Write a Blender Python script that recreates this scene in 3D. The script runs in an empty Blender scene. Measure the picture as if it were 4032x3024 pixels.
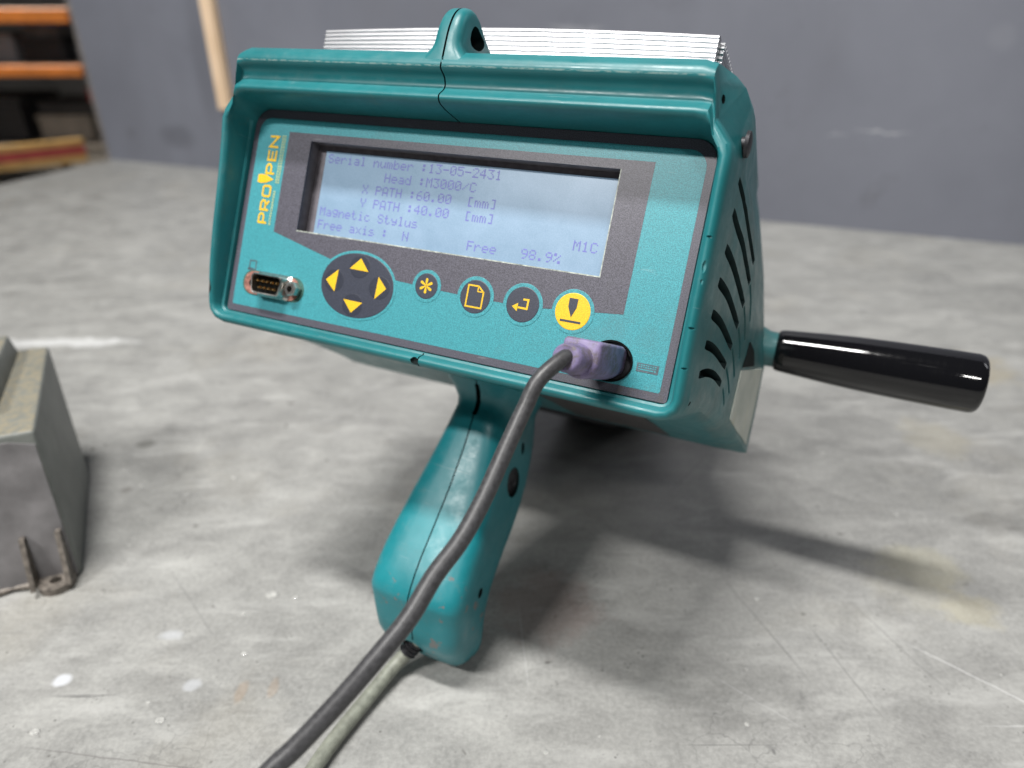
import bpy, bmesh, math, random
from mathutils import Vector, Matrix
random.seed(7)
S = 0.001            # modelled in millimetres, stored in metres
scene = bpy.context.scene
COL = scene.collection

# ------------------------------------------------------------------ camera
cam_d = bpy.data.cameras.new("camera")
cam = bpy.data.objects.new("camera", cam_d)
COL.objects.link(cam)
cam_d.sensor_width = 36.0
cam_d.lens = 24.98
cam_d.clip_start = 0.01
cam_d.clip_end = 60.0
xr = Vector((0.9999958, -0.0013578, -0.0025614))
dn = Vector((-0.0028991, -0.4683644, -0.8835306))
fw = Vector((0.0, 0.8835343, -0.4683664))
cam.matrix_world = Matrix(((xr.x, -dn.x, -fw.x, 0.0), (xr.y, -dn.y, -fw.y, 0.0),
                           (xr.z, -dn.z, -fw.z, 0.29797), (0, 0, 0, 1)))
cam_d.dof.use_dof = True
cam_d.dof.focus_distance = 0.262
cam_d.dof.aperture_fstop = 6.2
scene.camera = cam

# ------------------------------------------------------------------ world + lamps (indoor workshop)
w = bpy.data.worlds.new("World")
scene.world = w
w.use_nodes = True
w.node_tree.nodes["Background"].inputs[0].default_value = (0.80, 0.86, 0.92, 1)
w.node_tree.nodes["Background"].inputs[1].default_value = 0.05
scene.view_settings.view_transform = 'Standard'
scene.view_settings.look = 'None'
scene.view_settings.exposure = 0.0
scene.view_settings.gamma = 1.0

def strip_light(name, loc, rotz, length, width, power, color=(1, 0.98, 0.95), spread=180):
    d = bpy.data.lights.new(name, 'AREA')
    d.shape = 'RECTANGLE'; d.size = length; d.size_y = width
    d.energy = power; d.color = color; d.spread = math.radians(spread)
    o = bpy.data.objects.new(name, d); COL.objects.link(o)
    o.location = loc
    tgt = Vector((0.0, 0.35, 0.1)) if loc[1] < 3 else Vector((-3.0, 4.4, -0.4))
    v = (tgt - Vector(loc)).normalized()
    # local X along the tube, -Z towards the target
    zx = -v
    xx = Vector((math.cos(rotz), math.sin(rotz), 0)); xx = (xx - zx * xx.dot(zx)).normalized()
    yy = zx.cross(xx)
    o.matrix_world = Matrix(((xx.x, yy.x, zx.x, loc[0]), (xx.y, yy.y, zx.y, loc[1]), (xx.z, yy.z, zx.z, loc[2]), (0, 0, 0, 1)))
    return o
RZ = math.radians(-26)
strip_light("ceiling_strip_lamp_a", (-1.50, -0.85, 2.3), RZ, 0.7, 0.12, 66)
strip_light("ceiling_strip_lamp_b", (-0.36, 0.06, 2.35), RZ, 0.8, 0.16, 66)
strip_light("ceiling_strip_lamp_c", (0.30, -2.10, 2.3), RZ, 0.5, 0.12, 18)
strip_light("ceiling_strip_lamp_e", (2.1, 0.55, 1.9), RZ, 0.9, 0.4, 5, (0.94, 0.95, 1.0))
strip_light("rack_fill_light", (-3.6, 4.1, 2.6), 0.0, 2.0, 0.8, 60, (1.0, 0.95, 0.88), 80)  # added fill light that brightens the rack area

# ------------------------------------------------------------------ material helpers
def new_mat(name):
    m = bpy.data.materials.new(name); m.use_nodes = True
    nt = m.node_tree
    b = nt.nodes["Principled BSDF"]
    return m, nt, b
def N(nt, t, **kw):
    n = nt.nodes.new(t)
    for k, v in kw.items():
        if k in n.inputs: n.inputs[k].default_value = v
        else: setattr(n, k, v)
    return n
def coords(nt, scale=(1, 1, 1), rot=(0, 0, 0), loc=(0, 0, 0)):
    tc = nt.nodes.new("ShaderNodeTexCoord")
    mp = nt.nodes.new("ShaderNodeMapping")
    mp.inputs["Scale"].default_value = scale
    mp.inputs["Rotation"].default_value = rot
    mp.inputs["Location"].default_value = loc
    nt.links.new(tc.outputs["Object"], mp.inputs["Vector"])
    return mp.outputs["Vector"]
def noise(nt, vec, scale, detail=4, rough=0.55, dist=0.0):
    n = nt.nodes.new("ShaderNodeTexNoise")
    n.inputs["Scale"].default_value = scale; n.inputs["Detail"].default_value = detail
    n.inputs["Roughness"].default_value = rough; n.inputs["Distortion"].default_value = dist
    nt.links.new(vec, n.inputs["Vector"])
    return n.outputs["Fac"]
def ramp(nt, fac, p0, p1, c0=(0, 0, 0, 1), c1=(1, 1, 1, 1)):
    r = nt.nodes.new("ShaderNodeValToRGB")
    r.color_ramp.elements[0].position = p0; r.color_ramp.elements[0].color = c0
    r.color_ramp.elements[1].position = p1; r.color_ramp.elements[1].color = c1
    nt.links.new(fac, r.inputs["Fac"])
    return r.outputs["Color"]
def mix(nt, fac, a, b, mode='MIX'):
    m = nt.nodes.new("ShaderNodeMix"); m.data_type = 'RGBA'; m.blend_type = mode
    for s, i in ((fac, 0), (a, 6), (b, 7)):
        if hasattr(s, "is_linked"): nt.links.new(s, m.inputs[i])
        elif i == 0: m.inputs[0].default_value = s
        else: m.inputs[i].default_value = (*s, 1) if len(s) == 3 else s
    return m.outputs[2]
def math_(nt, op, a, b=None):
    m = nt.nodes.new("ShaderNodeMath"); m.operation = op
    for s, i in ((a, 0), (b, 1)):
        if s is None: continue
        if hasattr(s, "is_linked"): nt.links.new(s, m.inputs[i])
        else: m.inputs[i].default_value = s
    return m.outputs[0]
def bump(nt, b, h, strength, dist):
    n = nt.nodes.new("ShaderNodeBump"); n.inputs["Strength"].default_value = strength
    n.inputs["Distance"].default_value = dist
    nt.links.new(h, n.inputs["Height"]); nt.links.new(n.outputs["Normal"], b.inputs["Normal"])
def plain(name, c, rough=0.5, metal=0.0, spec=None, nscale=300, amt=0.25, bmp=0.0, coat=0.0):
    m, nt, b = new_mat(name)
    v = coords(nt)
    f = noise(nt, v, nscale, 5)
    dk = tuple(x * (1 - amt) for x in c); lt = tuple(min(1, x * (1 + amt)) for x in c)
    nt.links.new(ramp(nt, f, 0.3, 0.7, (*dk, 1), (*lt, 1)), b.inputs["Base Color"])
    b.inputs["Roughness"].default_value = rough; b.inputs["Metallic"].default_value = metal
    if spec is not None: b.inputs["Specular IOR Level"].default_value = spec
    if coat: b.inputs["Coat Weight"].default_value = coat
    if bmp: bump(nt, b, f, bmp, 0.0003)
    return m

def speckled(name, c, rough=0.42, grime=True, spk=0.5, spec=0.5):
    """screen-printed matt film with a fine pebble grain"""
    m, nt, b = new_mat(name)
    v = coords(nt)
    fine = noise(nt, v, 2600, 2, 0.6)
    big = noise(nt, v, 22, 5, 0.6)
    lt = tuple(min(1, x * (1 + spk)) for x in c); dk = tuple(x * (1 - 0.30) for x in c)
    col = ramp(nt, fine, 0.35, 0.72, (*dk, 1), (*lt, 1))
    if grime:
        g = ramp(nt, big, 0.56, 0.78)
        col = mix(nt, math_(nt, 'MULTIPLY', g, 0.35), col, (0.10, 0.11, 0.10))
        lines = noise(nt, coords(nt, (40, 40, 260), (0, 0.3, 0)), 1.2, 3, 0.7)
        s = ramp(nt, lines, 0.66, 0.72)
        col = mix(nt, math_(nt, 'MULTIPLY', s, 0.12), col, (0.5, 0.55, 0.55))
        # dirt gathered along the lower and right edges of the film
        tc = nt.nodes.new("ShaderNodeTexCoord"); sep = nt.nodes.new("ShaderNodeSeparateXYZ")
        nt.links.new(tc.outputs["Object"], sep.inputs[0])
        low = ramp(nt, math_(nt, 'MULTIPLY', sep.outputs["Z"], 1000 / 8.0), 0.0, 1.0, (1, 1, 1, 1), (0, 0, 0, 1))
        rgt = ramp(nt, math_(nt, 'MULTIPLY', sep.outputs["X"], 1000 / 110.0), 0.30, 1.0)
        sp = ramp(nt, noise(nt, v, 260, 6, 0.75), 0.45, 0.7)
        col = mix(nt, math_(nt, 'MULTIPLY', math_(nt, 'MULTIPLY', low, rgt), math_(nt, 'MULTIPLY', sp, 0.8)), col, (0.09, 0.075, 0.055))
    nt.links.new(col, b.inputs["Base Color"])
    b.inputs["Roughness"].default_value = rough
    b.inputs["Specular IOR Level"].default_value = spec
    bump(nt, b, fine, 0.35, 0.00012)
    return m

def teal_plastic(name, c=(0.013, 0.150, 0.165), wear=True):
    m, nt, b = new_mat(name)
    v = coords(nt)
    n1 = noise(nt, v, 35, 5, 0.6); n2 = noise(nt, v, 900, 3, 0.6); n3 = noise(nt, v, 120, 6, 0.7)
    col = ramp(nt, n1, 0.3, 0.7, tuple(x * 0.86 for x in c) + (1,), tuple(x * 1.12 for x in c) + (1,))
    col = mix(nt, math_(nt, 'MULTIPLY', ramp(nt, n3, 0.58, 0.75), 0.35), col, (0.11, 0.19, 0.185))
    if wear:
        tc = nt.nodes.new("ShaderNodeTexCoord"); sep = nt.nodes.new("ShaderNodeSeparateXYZ")
        nt.links.new(tc.outputs["Object"], sep.inputs[0])
        z = math_(nt, 'MULTIPLY', sep.outputs["Z"], 1000.0); y = math_(nt, 'MULTIPLY', sep.outputs["Y"], 1000.0)
        x = math_(nt, 'MULTIPLY', sep.outputs["X"], 1000.0)
        # pale scuffed line on the lip of the hood
        lip = math_(nt, 'MULTIPLY', math_(nt, 'LESS_THAN', y, -18.6), math_(nt, 'LESS_THAN', math_(nt, 'ABSOLUTE', math_(nt, 'SUBTRACT', z, 107.7)), 0.30))
        nl = ramp(nt, noise(nt, coords(nt, (1, 1, 3)), 300, 4, 0.7), 0.40, 0.55)
        col = mix(nt, math_(nt, 'MULTIPLY', math_(nt, 'MULTIPLY', lip, nl), 0.5), col, (0.33, 0.40, 0.37))
        # thin scratches
        sc1 = ramp(nt, noise(nt, coords(nt, (30, 30, 900), (0.4, 0.5, 0)), 1.0, 3, 0.6), 0.70, 0.73)
        col = mix(nt, math_(nt, 'MULTIPLY', sc1, 0.3), col, (0.35, 0.45, 0.45))
        # reddish brown rub marks
        rb = ramp(nt, noise(nt, coords(nt, (1, 1, 1), loc=(0.31, 0.1, 0.2)), 48, 5, 0.7), 0.69, 0.76)
        col = mix(nt, math_(nt, 'MULTIPLY', rb, 0.45), col, (0.22, 0.12, 0.10))
        zl = math_(nt, 'LESS_THAN', z, -100.0)
        ch = ramp(nt, noise(nt, coords(nt, loc=(0.7, 0.2, 0.9)), 95, 4, 0.7), 0.60, 0.64)
        col = mix(nt, math_(nt, 'MULTIPLY', math_(nt, 'MULTIPLY', zl, ch), 0.7), col, (0.20, 0.13, 0.115))
        # dusty dirt on the vented sides
        side = ramp(nt, math_(nt, 'DIVIDE', math_(nt, 'ABSOLUTE', x), 130.0), 0.855, 0.88)
        dirt = ramp(nt, noise(nt, coords(nt, (1, 1.5, 0.8)), 45, 6, 0.7), 0.32, 0.75)
        col = mix(nt, math_(nt, 'MULTIPLY', math_(nt, 'MULTIPLY', side, dirt), 0.60), col, (0.13, 0.15, 0.135))
    nt.links.new(col, b.inputs["Base Color"])
    # fine scuffing and greasy patches
    for rr_, aa in (((0.2, 0.1, 0.9), 0.30), ((1.1, 0.4, 0.2), 0.25), ((0.0, 0.9, 0.3), 0.25)):
        sc2 = ramp(nt, noise(nt, coords(nt, (40, 700, 40), rr_), 1.0, 3, 0.6), 0.68, 0.71)
        mk = ramp(nt, noise(nt, coords(nt, loc=rr_), 55, 3), 0.52, 0.62)
        col = mix(nt, math_(nt, 'MULTIPLY', math_(nt, 'MULTIPLY', sc2, mk), aa), col, (0.30, 0.42, 0.41))
    spk = ramp(nt, noise(nt, coords(nt, loc=(3, 3, 3)), 420, 3, 0.6), 0.70, 0.74)
    col = mix(nt, math_(nt, 'MULTIPLY', spk, 0.5), col, (0.06, 0.05, 0.04))
    r = ramp(nt, n3, 0.3, 0.75, (0.28, 0.28, 0.28, 1), (0.56, 0.56, 0.56, 1))
    nt.links.new(r, b.inputs["Roughness"])
    bump(nt, b, n2, 0.12, 0.00015)
    return m

M_TEAL = teal_plastic("teal_housing_plastic")
M_TEALG = teal_plastic("teal_grip_plastic", (0.010, 0.185, 0.215), wear=True)
M_FILM = speckled("teal_film", (0.042, 0.250, 0.290))
M_GREY = speckled("dark_grey_film", (0.066, 0.064, 0.082), spk=0.9)
M_BTN = speckled("button_grey_film", (0.035, 0.040, 0.060), grime=False, spk=0.35)
M_BTN2 = speckled("key_recess_film", (0.022, 0.026, 0.042), grime=False, spk=0.35)
M_YEL = speckled("yellow_print", (0.84, 0.52, 0.014), grime=False, spk=0.10)
M_PALE = speckled("pale_print", (0.50, 0.60, 0.30), grime=False, spk=0.2)
M_INK = plain("grey_ink", (0.07, 0.10, 0.12), 0.5, nscale=900, amt=0.4)
M_BLACK = plain("black_void", (0.004, 0.005, 0.005), 0.9, spec=0.1)
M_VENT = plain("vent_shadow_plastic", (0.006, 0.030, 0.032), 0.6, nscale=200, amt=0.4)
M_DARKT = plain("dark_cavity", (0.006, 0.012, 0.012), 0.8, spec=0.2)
M_POCK = plain("display_well_wall", (0.115, 0.105, 0.115), 0.6)
M_LCDFR = plain("display_frame", (0.12, 0.11, 0.125), 0.5)
M_LCDTX = plain("display_pixels", (0.15, 0.16, 0.46), 0.5, amt=0.1)
M_ALU = plain("bright_aluminium", (0.50, 0.50, 0.52), 0.42, metal=1.0, nscale=60, amt=0.06, bmp=0.0)
M_ALUD = plain("aluminium_fin", (0.55, 0.56, 0.58), 0.28, metal=1.0, nscale=300, amt=0.3)
M_KNOB = plain("gloss_black_plastic", (0.0035, 0.0035, 0.0045), 0.13, nscale=60, amt=0.2, spec=0.6)
def knob_mat():
    m, nt, b = new_mat("gloss_black_handle_plastic")
    b.inputs["Base Color"].default_value = (0.004, 0.004, 0.005, 1); b.inputs["Specular IOR Level"].default_value = 0.6
    r = ramp(nt, noise(nt, coords(nt, (8, 1, 1)), 60, 6, 0.7), 0.35, 0.75, (0.05, 0.05, 0.05, 1), (0.13, 0.13, 0.13, 1))
    sc = ramp(nt, noise(nt, coords(nt, (20, 400, 400), (0.1, 0.2, 0.1)), 1.0, 3), 0.66, 0.70)
    nt.links.new(mix(nt, math_(nt, 'MULTIPLY', sc, 0.4), r, (0.5, 0.5, 0.5)), b.inputs["Roughness"])
    bump(nt, b, noise(nt, coords(nt, (1, 3, 3)), 90, 5, 0.7), 0.03, 0.0004)
    return m
M_KNOB = knob_mat()
M_NICK = plain("nickel_plate", (0.55, 0.53, 0.50), 0.30, metal=1.0, nscale=600, amt=0.35, bmp=0.1)
M_RUST = plain("tarnished_copper_plate", (0.42, 0.20, 0.16), 0.45, metal=0.5, nscale=700, amt=0.5)
M_GOLD = plain("gold_pin", (0.75, 0.50, 0.22), 0.25, metal=1.0)
M_GREENM = plain("green_gasket", (0.03, 0.10, 0.08), 0.6)
M_CREAM = plain("film_edge_highlight", (0.34, 0.37, 0.33), 0.5, nscale=500, amt=0.6)
M_SCREW = plain("dark_screw_steel", (0.03, 0.03, 0.034), 0.45, metal=0.5, nscale=500, amt=0.4)
M_PLUG = None
def plug_mat():
    m, nt, b = new_mat("lilac_moulded_plastic")
    v = coords(nt)
    col = ramp(nt, noise(nt, v, 160, 5, 0.6), 0.3, 0.7, (0.12, 0.10, 0.20, 1), (0.23, 0.19, 0.34, 1))
    d = ramp(nt, noise(nt, v, 260, 6, 0.8), 0.47, 0.62)
    col = mix(nt, math_(nt, 'MULTIPLY', d, 0.75), col, (0.10, 0.085, 0.065))
    nt.links.new(col, b.inputs["Base Color"]); b.inputs["Roughness"].default_value = 0.55
    bump(nt, b, noise(nt, v, 1500, 3), 0.2, 0.0002)
    return m
M_PLUG = plug_mat()
M_CBLK = plain("dark_grey_cable_sheath", (0.045, 0.045, 0.048), 0.42, nscale=700, amt=0.35, bmp=0.15)
M_CGRY = plain("grey_green_cable_sheath", (0.20, 0.21, 0.175), 0.45, nscale=260, amt=0.28, bmp=0.1)
M_STICK = None
def sticker_mat():
    m, nt, b = new_mat("worn_white_sticker")
    v = coords(nt)
    col = ramp(nt, noise(nt, v, 60, 6, 0.65), 0.35, 0.7, (0.46, 0.50, 0.45, 1), (0.62, 0.64, 0.58, 1))
    y = ramp(nt, noise(nt, coords(nt, (60, 60, 18)), 1.2, 3), 0.60, 0.72)
    col = mix(nt, math_(nt, 'MULTIPLY', y, 0.5), col, (0.50, 0.46, 0.20))
    nt.links.new(col, b.inputs["Base Color"]); b.inputs["Roughness"].default_value = 0.7
    return m
M_STICK = sticker_mat()

# ------------------------------------------------------------------ object helpers
def mesh_obj(name, verts, faces, mat, parent=None, smooth=False, mats=None, angle=None, uvs=None):
    me = bpy.data.meshes.new(name)
    me.from_pydata([(x * S, y * S, z * S) for x, y, z in verts], [], faces)
    me.update()
    bm = bmesh.new(); bm.from_mesh(me)
    bmesh.ops.recalc_face_normals(bm, faces=bm.faces)
    bm.to_mesh(me); bm.free()
    for m in (mats or [mat]): me.materials.append(m)
    if smooth or angle:
        for p in me.polygons: p.use_smooth = True
        if angle: me.set_sharp_from_angle(angle=math.radians(angle))
    o = bpy.data.objects.new(name, me); COL.objects.link(o)
    if parent: o.parent = parent
    return o
def bm_obj(name, bm, mat, parent=None, smooth=False, angle=None, scale=True):
    if scale: bmesh.ops.scale(bm, vec=(S, S, S), verts=bm.verts)
    bmesh.ops.recalc_face_normals(bm, faces=bm.faces)
    me = bpy.data.meshes.new(name); bm.to_mesh(me); bm.free()
    for m in (mat if isinstance(mat, list) else [mat]): me.materials.append(m)
    if smooth or angle:
        for p in me.polygons: p.use_smooth = True
        if angle: me.set_sharp_from_angle(angle=math.radians(angle))
    o = bpy.data.objects.new(name, me); COL.objects.link(o)
    if parent: o.parent = parent
    return o
def tag(o, label=None, cat=None, group=None, kind=None):
    if label: o["label"] = label
    if cat: o["category"] = cat
    if group: o["group"] = group
    if kind: o["kind"] = kind
    return o
def empty(name, loc=(0, 0, 0), mw=None):
    o = bpy.data.objects.new(name, None); COL.objects.link(o)
    o.empty_display_size = 0.02
    if mw is not None: o.matrix_world = mw
    else: o.location = [c * S for c in loc]
    return o
def bm_box(bm, x0, x1, y0, y1, z0, z1, bev=0.0, seg=2):
    vs = [bm.verts.new(p) for p in [(x0, y0, z0), (x1, y0, z0), (x1, y1, z0), (x0, y1, z0), (x0, y0, z1), (x1, y0, z1), (x1, y1, z1), (x0, y1, z1)]]
    fs = [bm.faces.new([vs[i] for i in f]) for f in [(0, 3, 2, 1), (4, 5, 6, 7), (0, 1, 5, 4), (1, 2, 6, 5), (2, 3, 7, 6), (3, 0, 4, 7)]]
    if bev:
        es = list({e for f in fs for e in f.edges})
        bmesh.ops.bevel(bm, geom=es, offset=bev, segments=seg, affect='EDGES', profile=0.5)
    return vs
def ringloft(bm, rings, cap=True, closed=True):
    R = [[bm.verts.new(p) for p in r] for r in rings]
    n = len(R[0])
    for a, b in zip(R, R[1:]):
        for i in range(n if closed else n - 1):
            j = (i + 1) % n
            bm.faces.new([a[i], a[j], b[j], b[i]])
    if cap:
        bm.faces.new(R[0][::-1]); bm.faces.new(R[-1])
    return R
def smoothpath(pts, n=8):
    out = []
    P = [Vector(p) for p in pts]; P = [2 * P[0] - P[1]] + P + [2 * P[-1] - P[-2]]
    for i in range(1, len(P) - 2):
        for k in range(n):
            t = k / n; a, b, c, d = P[i - 1:i + 3]
            out.append(0.5 * ((2 * b) + (-a + c) * t + (2 * a - 5 * b + 4 * c - d) * t * t + (-a + 3 * b - 3 * c + d) * t ** 3))
    out.append(P[-2]); return out
def tube(bm, path, rad, n=20):
    rings = []; up = None
    L = len(path)
    for i, p in enumerate(path):
        d = (path[min(i + 1, L - 1)] - path[max(i - 1, 0)]).normalized()
        if up is None:
            up = Vector((0, 0, 1)) if abs(d.z) < 0.9 else Vector((1, 0, 0))
        s = d.cross(up).normalized(); up = s.cross(d).normalized()
        r = rad(i / (L - 1)) if callable(rad) else rad
        rings.append([p + s * (r * math.cos(2 * math.pi * k / n)) + up * (r * math.sin(2 * math.pi * k / n)) for k in range(n)])
    ringloft(bm, rings)
def ev_mesh(o):
    dg = bpy.context.evaluated_depsgraph_get()
    me = bpy.data.meshes.new_from_object(o.evaluated_get(dg))
    return me
def boolean_cut(o, cutter, keep_mats=True):
    bpy.context.view_layer.update()
    md = o.modifiers.new("cut", 'BOOLEAN'); md.operation = 'DIFFERENCE'; md.object = cutter
    md.solver = 'EXACT'
    try: md.material_mode = 'TRANSFER'
    except Exception: pass
    me = ev_mesh(o)
    o.modifiers.clear()
    old = o.data; nm = old.name; o.data = me; bpy.data.meshes.remove(old); me.name = nm
    cm = cutter.data; bpy.data.objects.remove(cutter); bpy.data.meshes.remove(cm)

# flat print: polygons in (x, z), optional holes, at depth y (in front of the plate)
def flat(name, loops, y, mat, parent, th=0.0):
    bm = bmesh.new(); es = []
    for lp in loops:
        vs = [bm.verts.new((x, y, z)) for x, z in lp]
        es += [bm.edges.new((vs[i], vs[(i + 1) % len(vs)])) for i in range(len(vs))]
    bmesh.ops.triangle_fill(bm, use_beauty=True, use_dissolve=False, edges=es, normal=(0, -1, 0))
    if th:
        r = bmesh.ops.extrude_face_region(bm, geom=list(bm.faces))
        bmesh.ops.translate(bm, vec=(0, th, 0), verts=[g for g in r["geom"] if isinstance(g, bmesh.types.BMVert)])
    else:
        for f in bm.faces:
            if f.normal.y > 0: f.normal_flip()
    o = bm_obj(name, bm, mat, parent)
    return o
def flat_parts(name, polys, y, mat, parent):
    bm = bmesh.new()
    for lp in polys:
        vs = [bm.verts.new((x, y, z)) for x, z in lp]
        bm.faces.new(vs)
    return bm_obj(name, bm, mat, parent)
def circle(cx, cz, rx, rz=None, n=48, p=2.0):
    rz = rz or rx; out = []
    for k in range(n):
        a = 2 * math.pi * k / n; c, s = math.cos(a), math.sin(a)
        out.append((cx + rx * math.copysign(abs(c) ** (2 / p), c), cz + rz * math.copysign(abs(s) ** (2 / p), s)))
    return out
def rrect(x0, x1, z0, z1, rt, rb, n=6):
    out = []
    for cx, cz, a0, r in ((x1 - rb, z0 + rb, -90, rb), (x1 - rt, z1 - rt, 0, rt), (x0 + rt, z1 - rt, 90, rt), (x0 + rb, z0 + rb, 180, rb)):
        for k in range(n + 1):
            a = math.radians(a0 + 90 * k / n); out.append((cx + r * math.cos(a), cz + r * math.sin(a)))
    return out
def stroke(pts, wd, closed=False):
    """polyline as a list of quads with mitred joints, in 2D"""
    n = len(pts); L, Rr = [], []
    P = [Vector(p) for p in pts]
    for i in range(n):
        if closed: a, c = P[i - 1], P[(i + 1) % n]
        else: a, c = P[max(i - 1, 0)], P[min(i + 1, n - 1)]
        d1 = (P[i] - a).normalized() if (P[i] - a).length > 1e-9 else (c - P[i]).normalized()
        d2 = (c - P[i]).normalized() if (c - P[i]).length > 1e-9 else d1
        n1 = Vector((-d1.y, d1.x)); n2 = Vector((-d2.y, d2.x))
        m = (n1 + n2); m = m.normalized() if m.length > 1e-6 else n1
        k = 1 / max(0.35, m.dot(n1))
        L.append(P[i] + m * (wd / 2 * k)); Rr.append(P[i] - m * (wd / 2 * k))
    out = []
    for i in range(n if closed else n - 1):
        j = (i + 1) % n
        out.append([tuple(L[i]), tuple(L[j]), tuple(Rr[j]), tuple(Rr[i])])
    return out

# ================================================================== SETTING
def wpos(s, h, off=0.0):       # point on the wall: s mm along it, h mm up, off mm in front of it
    d = Vector((0.92495, -0.38008, 0)); n = Vector((-0.38008, -0.92495, 0))
    return Vector((-887.3, 1635.4, h)) + d * s + n * off

def table_mat():
    m, nt, b = new_mat("worn_grey_bench_surface")
    v = coords(nt)
    big = noise(nt, v, 3.2, 5, 0.6, 0.4)
    med = noise(nt, coords(nt, (1, 1.3, 1), (0, 0, 0.5)), 26, 8, 0.70, 1.0)
    cloud = noise(nt, coords(nt, (1.0, 1.7, 1), (0, 0, -0.7), (3, 1, 0)), 10, 8, 0.68, 1.2)
    fine = noise(nt, v, 420, 5, 0.7)
    col = ramp(nt, cloud, 0.30, 0.70, (0.15, 0.15, 0.146, 1), (0.42, 0.42, 0.405, 1))
    col = mix(nt, 0.5, col, ramp(nt, med, 0.32, 0.68, (0.16, 0.16, 0.155, 1), (0.43, 0.43, 0.41, 1)))
    col = mix(nt, 0.22, col, ramp(nt, big, 0.35, 0.65, (0.10, 0.10, 0.10, 1), (0.40, 0.40, 0.38, 1)))
    col = mix(nt, 0.17, col, ramp(nt, fine, 0.38, 0.62, (0.07, 0.07, 0.068, 1), (0.46, 0.46, 0.44, 1)))
    drag = noise(nt, coords(nt, (1.0, 4.0, 1), (0, 0, -0.75), (2, 5, 0)), 9, 7, 0.65, 0.3)
    col = mix(nt, math_(nt, 'MULTIPLY', ramp(nt, drag, 0.50, 0.68), 0.20), col, (0.12, 0.118, 0.115))
    drag2 = noise(nt, coords(nt, (1.0, 3.5, 1), (0, 0, -0.95), (8, 3, 0)), 16, 7, 0.65, 0.3)
    col = mix(nt, math_(nt, 'MULTIPLY', ramp(nt, drag2, 0.53, 0.66), 0.35), col, (0.47, 0.47, 0.455))
    warm = ramp(nt, noise(nt, coords(nt, loc=(12, 3, 0)), 6, 5, 0.65), 0.55, 0.72)
    col = mix(nt, math_(nt, 'MULTIPLY', warm, 0.22), col, (0.26, 0.23, 0.17))
    pore = nt.nodes.new("ShaderNodeTexVoronoi"); pore.inputs["Scale"].default_value = 260; nt.links.new(v, pore.inputs["Vector"])
    pm = ramp(nt, pore.outputs["Distance"], 0.10, 0.20, (1, 1, 1, 1), (0, 0, 0, 1))
    pk = ramp(nt, noise(nt, coords(nt, loc=(2, 9, 0)), 70, 3), 0.54, 0.62)
    col = mix(nt, math_(nt, 'MULTIPLY', math_(nt, 'MULTIPLY', pm, pk), 0.7), col, (0.07, 0.068, 0.065))
    # scratch families
    for (ang, sc, lo, hi, c, a) in ((1.15, 5, 0.715, 0.725, (0.07, 0.07, 0.07), 0.75), (-0.55, 6, 0.72, 0.73, (0.50, 0.50, 0.50), 0.5),
                                    (2.5, 7, 0.73, 0.74, (0.08, 0.08, 0.08), 0.6), (0.3, 4, 0.725, 0.732, (0.09, 0.09, 0.09), 0.55),
                                    (1.9, 9, 0.73, 0.74, (0.52, 0.52, 0.52), 0.35)):
        nn = noise(nt, coords(nt, (1.2, 60, 1), (0, 0, ang), (ang, 2 * ang, 0)), sc, 2.5, 0.55, 0.08)
        s = ramp(nt, nn, lo, hi)
        msk = ramp(nt, noise(nt, coords(nt, loc=(ang, 0, 0)), 9, 2), 0.45, 0.56)
        col = mix(nt, math_(nt, 'MULTIPLY', math_(nt, 'MULTIPLY', s, msk), a), col, c)
    # fine dark cracks
    vor = nt.nodes.new("ShaderNodeTexVoronoi"); vor.feature = 'DISTANCE_TO_EDGE'; vor.inputs["Scale"].default_value = 42
    ds = nt.nodes.new("ShaderNodeVectorMath"); ds.operation = 'ADD'
    nz = nt.nodes.new("ShaderNodeTexNoise"); nz.inputs["Scale"].default_value = 30; nz.inputs["Detail"].default_value = 4
    tc = nt.nodes.new("ShaderNodeTexCoord"); nt.links.new(tc.outputs["Object"], nz.inputs["Vector"])
    sc_ = nt.nodes.new("ShaderNodeVectorMath"); sc_.operation = 'SCALE'; sc_.inputs["Scale"].default_value = 0.05
    nt.links.new(nz.outputs["Color"], sc_.inputs[0]); nt.links.new(tc.outputs["Object"], ds.inputs[0]); nt.links.new(sc_.outputs[0], ds.inputs[1])
    nt.links.new(ds.outputs[0], vor.inputs["Vector"])
    cr = ramp(nt, vor.outputs["Distance"], 0.004, 0.016, (1, 1, 1, 1), (0, 0, 0, 1))
    cm = ramp(nt, noise(nt, coords(nt, loc=(4, 4, 0)), 7, 3), 0.56, 0.66)
    col = mix(nt, math_(nt, 'MULTIPLY', math_(nt, 'MULTIPLY', cr, cm), 0.45), col, (0.08, 0.08, 0.08))
    # little dark specks
    v2 = nt.nodes.new("ShaderNodeTexVoronoi"); v2.inputs["Scale"].default_value = 75; nt.links.new(ds.outputs[0], v2.inputs["Vector"])
    dsp = ramp(nt, v2.outputs["Distance"], 0.06, 0.13, (1, 1, 1, 1), (0, 0, 0, 1))
    dmask = ramp(nt, noise(nt, coords(nt, loc=(1, 7, 0)), 40, 2), 0.56, 0.62)
    col = mix(nt, math_(nt, 'MULTIPLY', math_(nt, 'MULTIPLY', dsp, dmask), 0.75), col, (0.06, 0.055, 0.05))
    # local stains that stay with the surface: (x, y, radius, colour, amount) in mm
    geo = nt.nodes.new("ShaderNodeNewGeometry")
    wob = noise(nt, coords(nt, loc=(9, 2, 0)), 55, 5, 0.65)
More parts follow.
